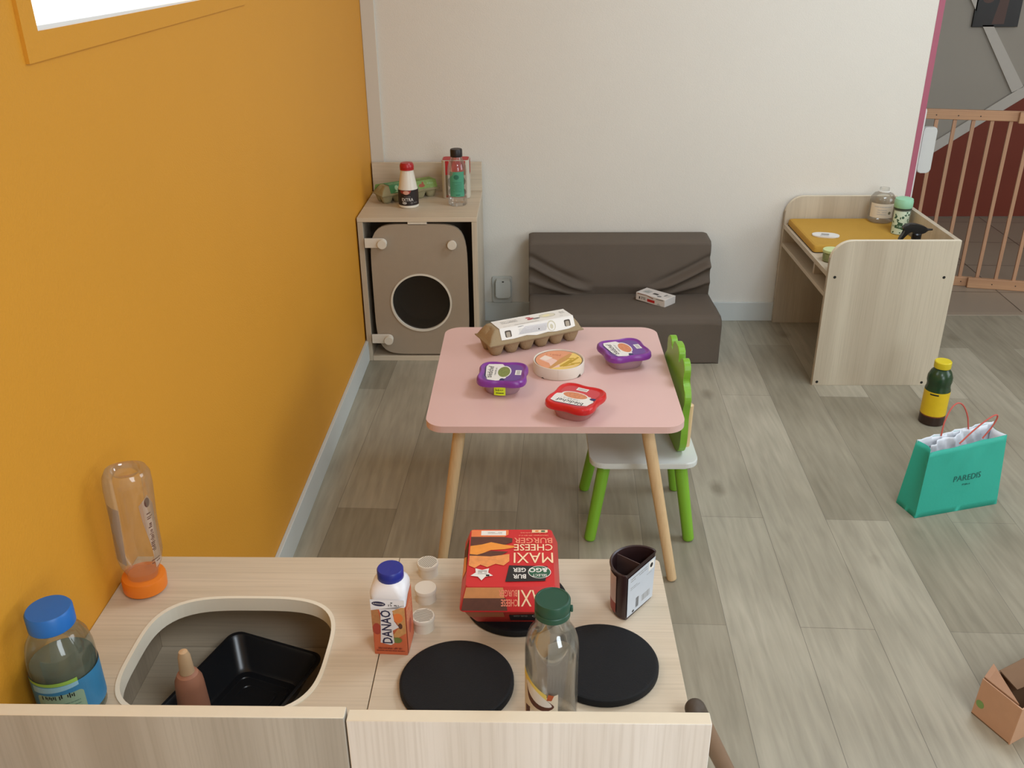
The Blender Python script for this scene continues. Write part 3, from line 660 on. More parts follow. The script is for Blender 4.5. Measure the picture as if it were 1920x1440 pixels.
lt.ell(0.004, 0.002, 0.012, 0.006, M_rose, rot=0.3).ell(0.0, 0.012, 0.008, 0.004, M_rose).ell(0.020, -0.001, 0.013, 0.005, P_grey, rot=0.1).lines(0.012, 0.030, -0.003, 0.002, 2, mat('print_dark', (90, 80, 76), 0.5))
lt.ell(0.058, 0.006, 0.025, 0.014, mat('plate_ring', (190, 184, 160), 0.5)).ell(0.058, 0.006, 0.0225, 0.0125, mat('plate_pale', (224, 218, 196), 0.5)).ell(0.055, 0.006, 0.013, 0.006, mat('egg_yolk_pale', (236, 226, 176), 0.5), rot=0.2)
lt.lines(0.098, 0.113, 0.002, 0.016, 3, P_grey, 0.5, 3).lines(0.088, 0.098, -0.016, -0.010, 2, P_lgrey, 0.4)
lt.build('top_label', eg)
lb = Print(bk); lb.rect(-a1, -a0, 0.008, Ls + 0.001, mat('carton_label_white', (0, 0, 0))); lb.build('rear_label', eg)

eg2 = thing('egg_carton', 'egg carton with green printed label on top of the toy washing machine', 'egg box', (-0.492, 3.568, CH + 0.0003), math.radians(34))
L2, W2, HB2, HT2 = 0.250, 0.092, 0.032, 0.062
tw = egg_box(eg2, L2, W2, HB2, HT2, 5, mat('pulp_green_grey', (166, 158, 122), 0.85, 0.08, 40, 0.7, 260))
fr, tp, bk, Ls = slope_frames(L2, W2, HB2, HT2, tw)
G1 = mat('label_green', (70, 140, 84), 0.5, 0.1, 60); G2 = mat('label_light_green', (136, 168, 90), 0.5, 0.35, 160)
for f_, nm, y0, y1 in ((fr, 'front_label', 0.003, Ls + 0.001), (tp, 'top_label', -tw - 0.001, tw + 0.001), (bk, 'rear_label', 0.003, Ls)):
    q = Print(f_); q.rect(-0.085, 0.005, y0, y1, G1).rect(0.005, 0.118, y0, y1, G2)
    if nm == 'front_label':
        q.poly([(0.0, y0), (0.012, y0), (0.006, y1), (-0.006, y1)], mat('label_deep_green', (44, 96, 58), 0.5)).ell(0.052, 0.016, 0.013, 0.007, mat('hen_red', (176, 90, 62), 0.5)).ell(0.058, 0.024, 0.004, 0.007, mat('hen_red', (0, 0, 0)))
        q.ell(-0.055, 0.022, 0.008, 0.010, mat('label_pale', (170, 206, 160), 0.5)).poly([(-0.07, 0.006), (-0.045, 0.014), (-0.03, 0.010), (-0.03, 0.006)], mat('label_pale', (0, 0, 0)))
        q.scrib(0.09, 0.022, 0.007, 0.026, mat('label_pale', (0, 0, 0)), 0.0, 5)
    if nm == 'top_label': q.lines(0.02, 0.11, -0.01, 0.012, 3, mat('label_pale', (0, 0, 0)), 0.3, 5).lines(-0.075, -0.02, -0.008, 0.008, 2, mat('label_pale', (0, 0, 0)), 0.3, 6)
    q.build(nm, eg2)

# ---- small ready-meal tubs on the table
def tub_outline(w, h, g=0.0, n=96):
    o = []
    for i in range(n):
        a_ = 2 * PI * i / n; c, s = math.cos(a_), math.sin(a_); k = (abs(c) ** 4.2 + abs(s) ** 4.2) ** (-1 / 4.2)
        q = 1.0 + 0.055 * math.cos(4 * (a_ - PI / 4)) + 0.022 * math.cos(12 * a_)
        q = 1.0 - 0.075 * (0.5 + 0.5 * math.cos(4 * a_)) ** 3 + 0.018 * (0.5 + 0.5 * math.cos(4 * a_)) ** 14
        o.append(((w / 2 * q + g) * k * c, (h / 2 * q + g) * k * s))
    return o
def loft(bm, loops, mi=0, cap0=True, cap1=True):
    R = [[bm.verts.new(p) for p in lp] for lp in loops]; n = len(R[0])
    for a_, b_ in zip(R, R[1:]):
        for i in range(n): f = bm.faces.new((a_[i], a_[(i + 1) % n], b_[(i + 1) % n], b_[i])); f.smooth = True; f.material_index = mi
    if cap0: bm.faces.new(R[0][::-1]).material_index = mi
    if cap1: bm.faces.new(R[-1]).material_index = mi
def lp(w, h, z, g=0.0): return [(x, y, z) for x, y in tub_outline(w, h, g)]
def tub(label, loc, rz, lidm, innerm, bowlm, w=0.126, h=0.126):
    t = thing('meal_tub', label, 'food tub', loc, rz, 'ready-meal tubs on the pink table')
    b = bm_new(); R = [(0.040, 0.0002), (0.044, 0.004), (0.050, 0.022), (0.054, 0.033)]
    loft(b, [[(x, y, z) for x, y in ell(0, 0, r, r * h / w, 96, 2.8)] for r, z in R]); obj('bowl', b, bowlm, t)
    b = bm_new()
    loft(b, [lp(w, h, 0.031, -0.003), lp(w, h, 0.0305, 0.0), lp(w, h, 0.034, 0.0012), lp(w, h, 0.043, 0.0), lp(w, h, 0.0465, -0.003), lp(w, h, 0.0468, -0.0055), lp(w, h, 0.0440, -0.0095), lp(w, h, 0.0436, -0.0125)], cap1=True)
    obj('lid', b, [lidm], t)
    pr = Print(plane((0, 0, 0.0438), (1, 0, 0), (0, 1, 0)))
    pr.poly(tub_outline(w, h, -0.0135), innerm, 0.6)
    return t, pr
lp_m = mat('lid_purple', (126, 52, 146), 0.3, 0.05, 30); lr_m = mat('lid_red', (206, 34, 36), 0.3, 0.04, 30)
bowlp = clear('bowl_mauve', (226, 196, 206), 0.1, 0.2, 0.6, (206, 172, 182)); bowlr = clear('bowl_rose', (228, 180, 176), 0.1, 0.2, 0.6, (212, 150, 146))
inp = mat('lid_inner_violet', (104, 62, 142), 0.35); inr = mat('lid_inner_red', (206, 64, 72), 0.35)
pea = mat('print_peas', (128, 138, 72), 0.6, 0.5, 220); rice = mat('print_pasta', (214, 138, 96), 0.6, 0.35, 200)
def tub_label(pr, food, rot, txt):
    """label artwork: brand line, dish photo below it, barcode at the bottom; turned by rot"""
    c, s = math.cos(rot), math.sin(rot); K_ = 1.10
    T = lambda pts: [(K_ * (x * c + y * s), K_ * (x * s - y * c)) for x, y in pts]
    pr.poly(T([(-0.046, -0.008), (-0.040, -0.032), (-0.02, -0.040), (0.030, -0.043), (0.044, -0.036), (0.046, -0.004), (0.030, 0.004), (-0.030, 0.010)]), P_white)
    pr.poly(T([(-0.044, -0.030), (-0.02, -0.040), (0.030, -0.043), (0.044, -0.037), (0.030, -0.041), (-0.02, -0.037)]), P_navy)
    pr.poly(T(ell(0.004, 0.004, 0.031, 0.0155, 28)), P_white); pr.poly(T(ell(0.003, 0.003, 0.028, 0.014, 28)), food)
    p0 = T([(0.002, -0.029)])[0]; pr.text(txt, p0[0], p0[1], 0.0140, P_black, 0.068, rot=rot, bold=0.01)
    p0 = T([(0.006, -0.0165)])[0]; pr.scrib(p0[0], p0[1], 0.005, 0.050, P_grey, rot, 3)
    p0 = T([(-0.040, 0.002)])[0]; pr.ell(p0[0], p0[1], 0.009, 0.006, mat('brand_blue', (46, 44, 96), 0.5), rot=rot)
    pr.poly(T([(-0.012, 0.029), (0.014, 0.029), (0.014, 0.043), (-0.012, 0.043)]), P_white)
    for k in range(9):
        x = -0.009 + k * 0.0023; pr.poly(T([(x, 0.032), (x + 0.0012, 0.032), (x + 0.0012, 0.040), (x, 0.040)]), P_grey); pr.l -= 0.15
    pr.l += 0.15
t1, p1 = tub('purple-lidded meal tub with green vegetables and yellow sticker, at the left of the pink table', (-0.073, 2.108, TZ), math.radians(-4), lp_m, inp, bowlp)
tub_label(p1, pea, PI / 2, 'bl\u00e9dichef'); p1.build('lid_label', t1)
q = Print(cyl(0.0555, -PI / 2 - 0.02, 0.0)); q.step = 0.004
q.rect(-0.016, 0.013, 0.006, 0.029, mat('sticker_neon', (212, 232, 40), 0.5)).scrib(-0.002, 0.021, 0.006, 0.020, P_black, 0.0, 4).lines(-0.011, 0.009, 0.010, 0.015, 1, P_black, 0.5); q.build('price_sticker', t1)
t2, p2 = tub('purple-lidded meal tub with orange pasta picture near the right edge of the pink table', (0.246, 2.262, TZ), math.radians(17), lp_m, inp, bowlp)
tub_label(p2, rice, PI / 2, 'bl\u00e9dichef'); p2.build('lid_label', t2)
t3, p3 = tub('red-lidded meal tub with upside-down label, nearest tub on the pink table', (0.106, 1.972, TZ), math.radians(-28), lr_m, inr, bowlr, 0.124, 0.130)
tub_label(p3, rice, PI, 'bl\u00e9dichef')
p3.build('lid_label', t3)

# ---- round cheese box
cb = thing('cheese_box', 'round white cheese box with orange and yellow picture between the tubs', 'cheese box', (0.0715, 2.218, TZ), 0)
b = bm_new(); r = 0.0675
prof = [(r - 0.002, 0.0004), (r, 0.0012), (r, 0.0305), (r - 0.0008, 0.0318), (r - 0.0025, 0.0318), (r - 0.003, 0.0295), (r - 0.0045, 0.0292), (0.001, 0.0290)]
lathe(b, prof, 72, cap1=False); obj('box', b, mat('cheese_box_white', (226, 214, 200), 0.6, 0.03, 30), cb)
pr = Print(plane((0, 0, 0.0293), (1, 0, 0), (0, 1, 0)))
pr.ell(0, 0, r - 0.0046, r - 0.0046, mat('cheese_dark_ring', (66, 48, 36), 0.6), n=64).ell(0, 0, r - 0.0064, r - 0.0064, mat('print_salmon', (228, 156, 116), 0.5, 0.1, 40), n=64)
arc = [((r - 0.0066) * math.cos(k * PI / 180), (r - 0.0066) * math.sin(k * PI / 180)) for k in range(-112, 52, 6)]
pr.poly(arc, mat('print_pale_yellow', (240, 204, 112), 0.5)).poly([(-0.052, 0.006), (-0.030, 0.020), (-0.006, 0.0), (0.004, -0.044), (-0.02, -0.052), (-0.026, -0.02)], mat('print_pale_pink', (240, 200, 184), 0.5))
pr.poly([(-0.050, 0.010), (-0.036, 0.030), (-0.016, 0.014), (-0.034, -0.004)], mat('print_paper', (244, 222, 206), 0.5)).poly([(-0.022, -0.056), (0.022, 0.0), (0.036, 0.036), (0.030, 0.042), (0.004, 0.008), (-0.028, -0.050)], mat('print_ochre', (206, 150, 84), 0.5))
pr.scrib(-0.012, 0.034, 0.011, 0.040, mat('print_rust', (196, 110, 76), 0.5), -0.25, 8)
gm = mat('print_fries', (196, 158, 46), 0.5, 0.2, 80)
for k, (x, y, an, L) in enumerate(((0.018, -0.020, 0.95, 0.055), (0.030, -0.014, 0.95, 0.060), (0.040, -0.002, 1.0, 0.045), (0.024, -0.034, 0.4, 0.034), (0.044, -0.022, 0.3, 0.026), (0.030, 0.008, 0.2, 0.022))):
    c, s = math.cos(an), math.sin(an); pr.poly([(x - c * L / 2 - s * 0.003, y - s * L / 2 + c * 0.003), (x - c * L / 2 + s * 0.003, y - s * L / 2 - c * 0.003), (x + c * L / 2 + s * 0.003, y + s * L / 2 - c * 0.003), (x + c * L / 2 - s * 0.003, y + s * L / 2 + c * 0.003)], gm)
pr.poly([(0.004, -0.050), (0.030, -0.046), (0.048, -0.032), (0.03, -0.040)], P_cream)
pr.build('lid_picture', cb)
q = Print(cyl(r, -PI / 2, 0.0), 0.004); q.poly([(-0.052, 0.0002), (-0.040, 0.0002), (-0.046, 0.004)], mat('notch_dark', (84, 66, 54), 0.7)).poly([(0.050, 0.0002), (0.068, 0.0002), (0.064, 0.008), (0.060, 0.007)], mat('notch_dark', (0, 0, 0))).rect(-0.004, -0.0035, 0.002, 0.030, mat('seam', (200, 186, 170), 0.6)); q.build('side_print', cb)

# ---- white box on the sofa
wb2 = thing('cheese_carton', 'small white carton with red and black print lying on the sofa', 'carton', (0.490, 3.446, 0.1860), math.radians(-43))
b = bm_new(); box(b, -0.070, 0.070, -0.036, 0.036, 0, 0.032, bev=0.002); obj('carton', b, mat('carton_white', (222, 215, 208), 0.5), wb2)
q = Print(plane((0, -0.0361, -0.002), (1, 0, 0), (0, 0, 1)))
q.rect(-0.014, 0.022, 0.008, 0.019, P_red).rect(-0.054, -0.049, 0.010, 0.020, P_black).lines(-0.044, -0.022, 0.010, 0.022, 2, P_grey, 0.6).poly([(-0.062, 0.029), (-0.02, 0.031), (0.012, 0.024), (0.016, 0.027), (-0.02, 0.034), (-0.062, 0.032)], mat('print_caramel', (150, 100, 76), 0.5)).poly([(0.026, 0.026), (0.062, 0.027), (0.062, 0.031), (0.03, 0.029)], P_grey).poly([(0.03, 0.004), (0.052, 0.004), (0.04, 0.014)], P_lgrey); q.build('front_print', wb2)
q = Print(plane((0, 0, 0.0321), (1, 0, 0), (0, 1, 0)))
q.poly([(-0.054, -0.016), (-0.022, -0.020), (-0.020, 0.010), (-0.046, 0.016)], P_lgrey).scrib(-0.038, -0.004, 0.011, 0.024, mat('print_sage', (134, 146, 132), 0.5), 0.0, 4).rect(-0.008, 0.016, -0.012, 0.003, mat('print_slate', (92, 88, 84), 0.5)).ell(0.030, -0.018, 0.009, 0.008, P_grey).rect(0.040, 0.046, -0.004, 0.020, P_grey).lines(0.048, 0.064, -0.004, 0.012, 3, P_lgrey, 0.4); q.build('top_print', wb2)

# ---- bottles on the washing machine
def bottle(name, label, loc, prof, m, capprof, capm, cat='bottle', seg=40, rz=0.0, solid=0.0, sup=2.0, capname='cap', rot=None, ribs=0):
    t = thing(name, label, cat, loc, rz, rot=rot)
    b = bm_new(); lathe(b, prof, seg, sup=sup, cap1=not solid); body = obj('body', b, m, t, solid=solid)
    if capprof:
        b = bm_new(); lathe(b, capprof, seg)
        if ribs:
            for v in b.verts:
                pass
        obj(capname, b, capm, t)
    return t
t = bottle('milk_bottle', 'white tapered bottle with red cap and black label on the toy washing machine', (-0.4675, 3.443, CH), [(0.034, 0.0004), (0.0378, 0.004), (0.0378, 0.066), (0.036, 0.074), (0.034, 0.080), (0.0255, 0.128), (0.0235, 0.140), (0.0235, 0.150)], mat('milk_white', (230, 222, 206), 0.35),
           [(0.0262, 0.1405), (0.0262, 0.148), (0.0255, 0.1485), (0.0265, 0.150), (0.0262, 0.158), (0.022, 0.166), (0.010, 0.168), (0.0005, 0.168)], mat('cap_red', (178, 32, 36), 0.3))
q = Print(cyl(0.0379, -PI / 2 + 0.13), 0.004)
q.rect(-0.100, 0.100, 0.012, 0.070, mat('milk_label_black', (34, 24, 24), 0.45)).poly([(-0.032, 0.069), (0.012, 0.069), (0.006, 0.058), (-0.008, 0.053), (-0.032, 0.060)], mat('label_dark_red', (150, 50, 40), 0.45)).ell(-0.008, 0.061, 0.012, 0.007, mat('label_rose', (214, 160, 140), 0.45))
q.text('EXTRA', -0.004, 0.035, 0.012, mat('print_silver', (224, 220, 214), 0.4), 0.044, bold=0.01).scrib(-0.004, 0.046, 0.004, 0.024, P_grey, 0.0, 7).ell(-0.016, 0.022, 0.009, 0.005, P_lgrey).ell(0.012, 0.022, 0.005, 0.005, mat('print_dark_grey', (90, 84, 82), 0.5)).lines(0.020, 0.036, 0.020, 0.025, 1, P_grey, 0.4); q.build('label', t)
pet = clear('clear_plastic', (251, 250, 248), 0.10, 0.06, 0.04, (220, 216, 208))
t = bottle('juice_bottle', 'clear bottle with black cap and turquoise label on the toy washing machine', (-0.283, 3.470, CH), [(0.030, 0.0006), (0.0355, 0.005), (0.0358, 0.03), (0.0342, 0.036), (0.0358, 0.044), (0.0362, 0.128), (0.034, 0.148), (0.026, 0.168), (0.0205, 0.180), (0.0205, 0.188)], pet,
           [(0.0225, 0.1825), (0.0228, 0.184), (0.0228, 0.207), (0.021, 0.2105), (0.0005, 0.211)], mat('cap_black', (30, 24, 26), 0.4))
q = Print(cyl(0.0364, -PI / 2 + 0.08), 0.004); q.rect(-0.030, 0.028, 0.038, 0.132, mat('label_turquoise', (78, 156, 124), 0.45, 0.08, 60))
q.ell(-0.003, 0.112, 0.010, 0.009, mat('label_teal', (40, 112, 88), 0.45)).lines(-0.020, 0.018, 0.055, 0.095, 7, mat('label_teal', (0, 0, 0)), 0.25).poly([(-0.030, 0.132), (-0.030, 0.112), (-0.018, 0.118), (-0.014, 0.132)], mat('label_greygreen', (128, 146, 126), 0.45)).lines(-0.006, 0.010, 0.042, 0.048, 1, mat('label_teal', (0, 0, 0)), 0.6); q.build('label', t)
ct = thing('drink_pack', 'red-topped white carton with black spots standing behind the clear bottle', 'carton', (-0.296, 3.600, CH), 0.0)
b = bm_new(); prism(b, rrect(-0.0535, 0.0535, -0.038, 0.038, 0.014), 0.0004, 0.148, bev=0.002); obj('pack', b, mat('pack_cream', (206, 198, 180), 0.5), ct)
q = Print(plane((0, -0.0383, 0), (1, 0, 0), (0, 0, 1)))
q.rect(-0.039, 0.039, 0.004, 0.146, mat('pack_white', (228, 222, 210), 0.5)).rect(-0.039, 0.039, 0.092, 0.146, mat('pack_red', (190, 40, 44), 0.5)).poly([(-0.022, 0.093), (-0.012, 0.093), (-0.016, 0.142), (-0.026, 0.146), (-0.022, 0.12)], mat('pack_blush', (226, 160, 140), 0.5))
q.ell(0.028, 0.068, 0.010, 0.016, P_black).ell(-0.022, 0.064, 0.010, 0.018, mat('spot_brown', (66, 50, 38), 0.5)).rect(-0.039, -0.030, 0.006, 0.092, mat('pack_olive', (120, 108, 84), 0.5)).ell(0.032, 0.026, 0.007, 0.013, P_black).ell(-0.020, 0.028, 0.009, 0.012, mat('spot_green', (84, 86, 60), 0.5)).rect(-0.039, 0.039, 0.004, 0.013, mat('pack_rust', (150, 84, 62), 0.5)); q.build('front_print', ct)
q = Print(plane((0, 0, 0.1484), (1, 0, 0), (0, 1, 0))); q.poly(rrect(-0.050, 0.050, -0.034, 0.034, 0.012), mat('pack_red', (0, 0, 0))); q.build('top_print', ct)
q = Print(plane((0.0539, 0, 0), (0, 1, 0), (0, 0, 1))); q.rect(-0.024, 0.024, 0.092, 0.146, mat('pack_red', (0, 0, 0))); q.build('side_print', ct)

# ---- things on the changing table
DT = 0.430
mt = thing('changing_mat', 'mustard yellow padded mat on the toy changing table', 'mat', (1.240, 3.489, DT + 0.0003), 0)
b = bm_new(); loft(b, [[(x, y, z) for x, y in rrect(-0.200 + g, 0.200 - g, -0.190 + g, 0.190 - g, 0.012, 4)] for g, z in ((0.004, 0.0), (0.0, 0.003), (0.0, 0.020), (0.003, 0.025), (0.010, 0.0275))]); obj('pad', b, mat('mustard_fabric', (198, 152, 56), 0.8, 0.05, 20, 0.6, 500), mt)
b = bm_new(); prism(b, rrect(-0.201, 0.199, -0.191, 0.190, 0.012, 4), 0.0, 0.0022); obj('underside', b, mat('mat_underside', (58, 50, 38), 0.8), mt)
MT = DT + 0.0003 + 0.0276
wl = thing('jar_lid', 'small white oval lid with grey window lying on the mustard mat', 'lid', (1.117, 3.425, MT), math.radians(-14))
b = bm_new(); prism(b, ell(0, 0, 0.050, 0.030, 40, 2.6), 0.0002, 0.0055, bev=0.0015); obj('lid', b, mat('lid_white', (232, 230, 226), 0.4), wl)
q = Print(plane((0, 0, 0.0057), (1, 0, 0), (0, 1, 0))); q.rect(-0.016, 0.012, -0.004, 0.010, P_grey).rect(-0.020, 0.010, -0.020, -0.012, P_lgrey); q.build('print', wl)
jr = thing('small_jar', 'small clear jar with pale green lid on the changing table edge', 'jar', (1.0765, 3.205, DT), 0)
b = bm_new(); lathe(b, [(0.026, 0.0004), (0.030, 0.004), (0.031, 0.030), (0.029, 0.034)], 36, cap1=False); obj('jar', b, clear('jar_green', (214, 222, 180), 0.12, 0.1, 0.35, (190, 200, 150)), jr, solid=0.001)
b = bm_new(); lathe(b, [(0.0315, 0.034), (0.0325, 0.035), (0.0325, 0.043), (0.031, 0.0445), (0.0005, 0.0445)], 36); obj('lid', b, mat('lid_pale_green', (206, 220, 158), 0.4), jr)
t = bottle('clear_bottle', 'clear wide bottle with cream label on the back of the mustard mat', (1.3895, 3.630, MT), [(0.040, 0.0004), (0.0475, 0.006), (0.0480, 0.085), (0.0465, 0.098), (0.036, 0.112), (0.020, 0.118), (0.0185, 0.123), (0.0185, 0.135)], clear('clear_plastic_b', (250, 249, 246), 0.10, 0.08, 0.08, (226, 222, 214)),
           [(0.0195, 0.119), (0.0215, 0.1195), (0.0215, 0.1225), (0.0195, 0.1235)], mat('ring_white', (240, 238, 232), 0.3), capname='neck_ring')
q = Print(cyl(0.0482, -PI / 2 - 0.25), 0.005); q.rect(-0.052, 0.046, 0.024, 0.080, mat('cream_label', (226, 216, 196), 0.5)).lines(-0.034, 0.034, 0.064, 0.072, 1, P_lgrey, 0.4).ell(0.028, 0.044, 0.006, 0.006, mat('label_olive', (120, 116, 92), 0.5)).lines(-0.02, 0.016, 0.034, 0.060, 3, P_lgrey, 0.3)
q.build('label', t)
t = bottle('shaker_bottle', 'green and white patterned shaker with mint cap on the mustard mat', (1.4055, 3.462, MT), [(0.026, 0.0004), (0.0305, 0.004), (0.0305, 0.092), (0.0290, 0.097), (0.0290, 0.103)], clear('shaker_body', (206, 218, 206), 0.12, 0.1, 0.45, (172, 184, 168)),
           [(0.0320, 0.101), (0.0335, 0.103), (0.0340, 0.124), (0.0320, 0.134), (0.022, 0.138), (0.0005, 0.139)], mat('mint_cap', (152, 208, 172), 0.4), cat='shaker')
q = Print(cyl(0.0306, -PI / 2 - 0.42), 0.004); q.rect(-0.034, 0.034, 0.002, 0.090, mat('shaker_label', (206, 222, 198), 0.5))
gd = mat('leaf_green', (54, 92, 66), 0.5, 0.3, 200); rr = random.Random(5)
for k in range(26):
    x = rr.uniform(-0.03, 0.03); y = rr.uniform(0.008, 0.088); q.ell(x, y, rr.uniform(0.002, 0.006), rr.uniform(0.002, 0.005), gd, rot=rr.uniform(0, 3), n=10); q.l -= 0.13
q.poly([(-0.018, 0.026), (0.020, 0.022), (0.018, 0.034), (0.010, 0.036), (0.010, 0.046), (0.002, 0.042), (-0.006, 0.050), (-0.010, 0.038), (-0.020, 0.036)], gd).scrib(0.0, 0.033, 0.008, 0.018, mat('label_mint', (190, 214, 190), 0.5), 0.0, 3); q.build('label', t)
b = bm_new(); lathe(b, [(0.0315, 0.0935), (0.0318, 0.095), (0.0318, 0.100), (0.0308, 0.1008)], 36); obj('neck_band', b, mat('neck_dark', (52, 62, 50), 0.5), t)
sb = thing('spray_bottle', 'small spray bottle with black trigger head behind the near desk side', 'spray bottle', (1.350, 3.168, DT), 0.0)
b = bm_new(); lathe(b, [(0.024, 0.0004), (0.028, 0.004), (0.028, 0.070), (0.020, 0.086), (0.013, 0.092)], 32); obj('body', b, mat('spray_body', (206, 206, 200), 0.4), sb)
b = bm_new(); lathe(b, [(0.0165, 0.0925), (0.0165, 0.110), (0.013, 0.114)], 28)
prism(b, smooth_poly([(-0.054, 0.133), (-0.040, 0.146), (-0.012, 0.147), (0.016, 0.140), (0.034, 0.130), (0.030, 0.120), (0.012, 0.112), (-0.012, 0.110), (-0.020, 0.122), (-0.034, 0.112), (-0.052, 0.090), (-0.060, 0.086), (-0.056, 0.100), (-0.044, 0.122)], 3), -0.010, 0.010, 'y', bev=0.002)
obj('trigger_head', b, mat('spray_black', (18, 17, 17), 0.35), sb)
b = bm_new(); tube(b, [(0.030, 0, 0.126), (0.040, 0, 0.126), (0.052, 0, 0.126)], [0.006, 0.004, 0.003], 12); obj('nozzle', b, mat('spray_black', (0, 0, 0)), sb)

# ---- kitchen worktop objects
dn = thing('drink_carton', 'white and orange drink carton with royal blue cap beside the cream knobs', 'drink carton', (-0.1955, 1.025, KH), math.radians(-3))
b = bm_new(); sqr = lambda w, d, r, z, dx=0: [(x + dx, y, z) for x, y in rrect(-w / 2, w / 2, -d / 2, d / 2, r, 5)]
CO = mat('carton_orange', (206, 104, 66), 0.45, 0.05, 30); CW = mat('carton_upper_white', (234, 232, 234), 0.35)
loft(b, [sqr(0.0470, 0.0480, 0.001, 0.0003), sqr(0.0475, 0.048, 0.003, 0.03), sqr(0.048, 0.048, 0.006, 0.082)], 0, cap1=False)
loft(b, [sqr(0.048, 0.048, 0.006, 0.082), sqr(0.0485, 0.048, 0.008, 0.096), sqr(0.0485, 0.048, 0.010, 0.100)], 1, False, False)
loft(b, [sqr(0.0500, 0.0495, 0.010, 0.0985), sqr(0.0505, 0.050, 0.012, 0.103), sqr(0.0475, 0.047, 0.016, 0.110, 0.001), sqr(0.041, 0.040, 0.018, 0.115, 0.002), sqr(0.035, 0.035, 0.0165, 0.118, 0.002)], 1)
obj('carton', b, [CO, CW], dn)
b = bm_new(); lathe(b, [(0.0175, 0.1165), (0.0182, 0.1175), (0.0182, 0.1305), (0.017, 0.1322), (0.0005, 0.1325)], 48, cx=0.002); cp = obj('cap', b, mat('cap_royal_blue', (30, 44, 140), 0.4), dn)
q = Print(plane((0, -0.0245, 0), (1, 0, 0), (0, 0, 1)))
q.rect(-0.0235, 0.0235, 0.082, 0.0965, CW).poly([(-0.0235, 0.0825), (0.0235, 0.0825), (0.0235, 0.088), (0.010, 0.080), (0.006, 0.072), (-0.010, 0.072), (-0.012, 0.080), (-0.0235, 0.078)], mat('carton_pale', (226, 222, 224), 0.4))
q.poly([(-0.0233, 0.078), (-0.014, 0.080), (-0.011, 0.060), (-0.013, 0.036), (-0.0233, 0.040)], mat('fruit_brown', (176, 120, 74), 0.5, 0.3, 180)).ell(-0.017, 0.046, 0.006, 0.010, mat('apple_red', (166, 62, 46), 0.5))
q.poly([(0.006, 0.078), (0.018, 0.084), (0.0235, 0.084), (0.0235, 0.040), (0.010, 0.030), (0.004, 0.034), (0.014, 0.050), (0.010, 0.064)], mat('fruit_tan', (204, 150, 92), 0.5, 0.25, 160)).ell(0.0135, 0.066, 0.007, 0.008, mat('apricot', (228, 124, 60), 0.5)).ell(0.016, 0.052, 0.003, 0.005, P_brown).ell(0.010, 0.027, 0.007, 0.005, mat('leaf', (110, 124, 60), 0.5))
q.poly([(-0.0135, 0.022), (0.001, 0.018), (0.006, 0.022), (0.005, 0.044), (0.014, 0.050), (0.008, 0.060), (0.006, 0.080), (-0.010, 0.080), (-0.012, 0.040)], mat('carton_pale', (0, 0, 0)))
q.text('DANAO', -0.0035, 0.050, 0.0145, P_navy, 0.058, rot=PI / 2, bold=0.02).ell(-0.012, 0.0895, 0.0095, 0.0040, P_navy, rot=-0.08).text('DANONE', -0.012, 0.0895, 0.0022, P_white, 0.015, rot=-0.08).scrib(0.009, 0.088, 0.0045, 0.015, P_black, 0.0, 7).poly([(0.004, 0.0925), (0.008, 0.0925), (0.006, 0.0905)], P_black)
q.scrib(0.0, 0.0125, 0.0032, 0.034, mat('print_maroon', (120, 44, 34), 0.5), 0.0, 15).lines(-0.02, 0.02, 0.006, 0.010, 1, mat('print_maroon', (0, 0, 0)), 0.3); q.build('front_print', dn)
q = Print(plane((0.0243, 0, 0), (0, 1, 0), (0, 0, 1))); q.poly([(-0.022, 0.001), (0.022, 0.001), (0.022, 0.090), (0.0, 0.090), (-0.022, 0.080)], CO).ell(0.0, 0.034, 0.008, 0.012, mat('apple_red', (0, 0, 0))).lines(-0.015, 0.015, 0.05, 0.075, 4, P_cream, 0.2); q.build('side_print', dn)

# burger box: clamshell, artwork upside down to the viewer
bz = 0.0121
bg = thing('burger_box', 'red cheeseburger clamshell box standing on the back hob ring', 'food box', (-0.0305, 1.118, KH + bz), math.radians(180.5))
RED = mat('burger_red', (208, 44, 48), 0.4, 0.03, 8)
BH, BT = 0.038, 0.071
rc = lambda w, d, z, r=0.008: [(x, y, z) for x, y in rrect(-w / 2, w / 2, -d / 2, d / 2, r, 4)]
b = bm_new(); loft(b, [rc(0.106, 0.120, 0.0), rc(0.140, 0.166, BH)]); obj('base', b, mat('burger_base_red', (176, 52, 44), 0.45, 0.05, 20), bg)
TWd, TDp, RWd, RDp = 0.126, 0.140, 0.144, 0.171
b = bm_new(); loft(b, [rc(RWd, RDp, BH + 0.0006), rc(RWd, RDp, BH + 0.003), rc(TWd, TDp, BT, 0.006)]); obj('lid', b, RED, bg)
q = Print(plane((0, 0, BT + 0.0004), (1, 0, 0), (0, 1, 0)))   # x to the box's right, y up the artwork (towards the viewer)
hw, hd = TWd / 2 - 0.002, TDp / 2 - 0.002
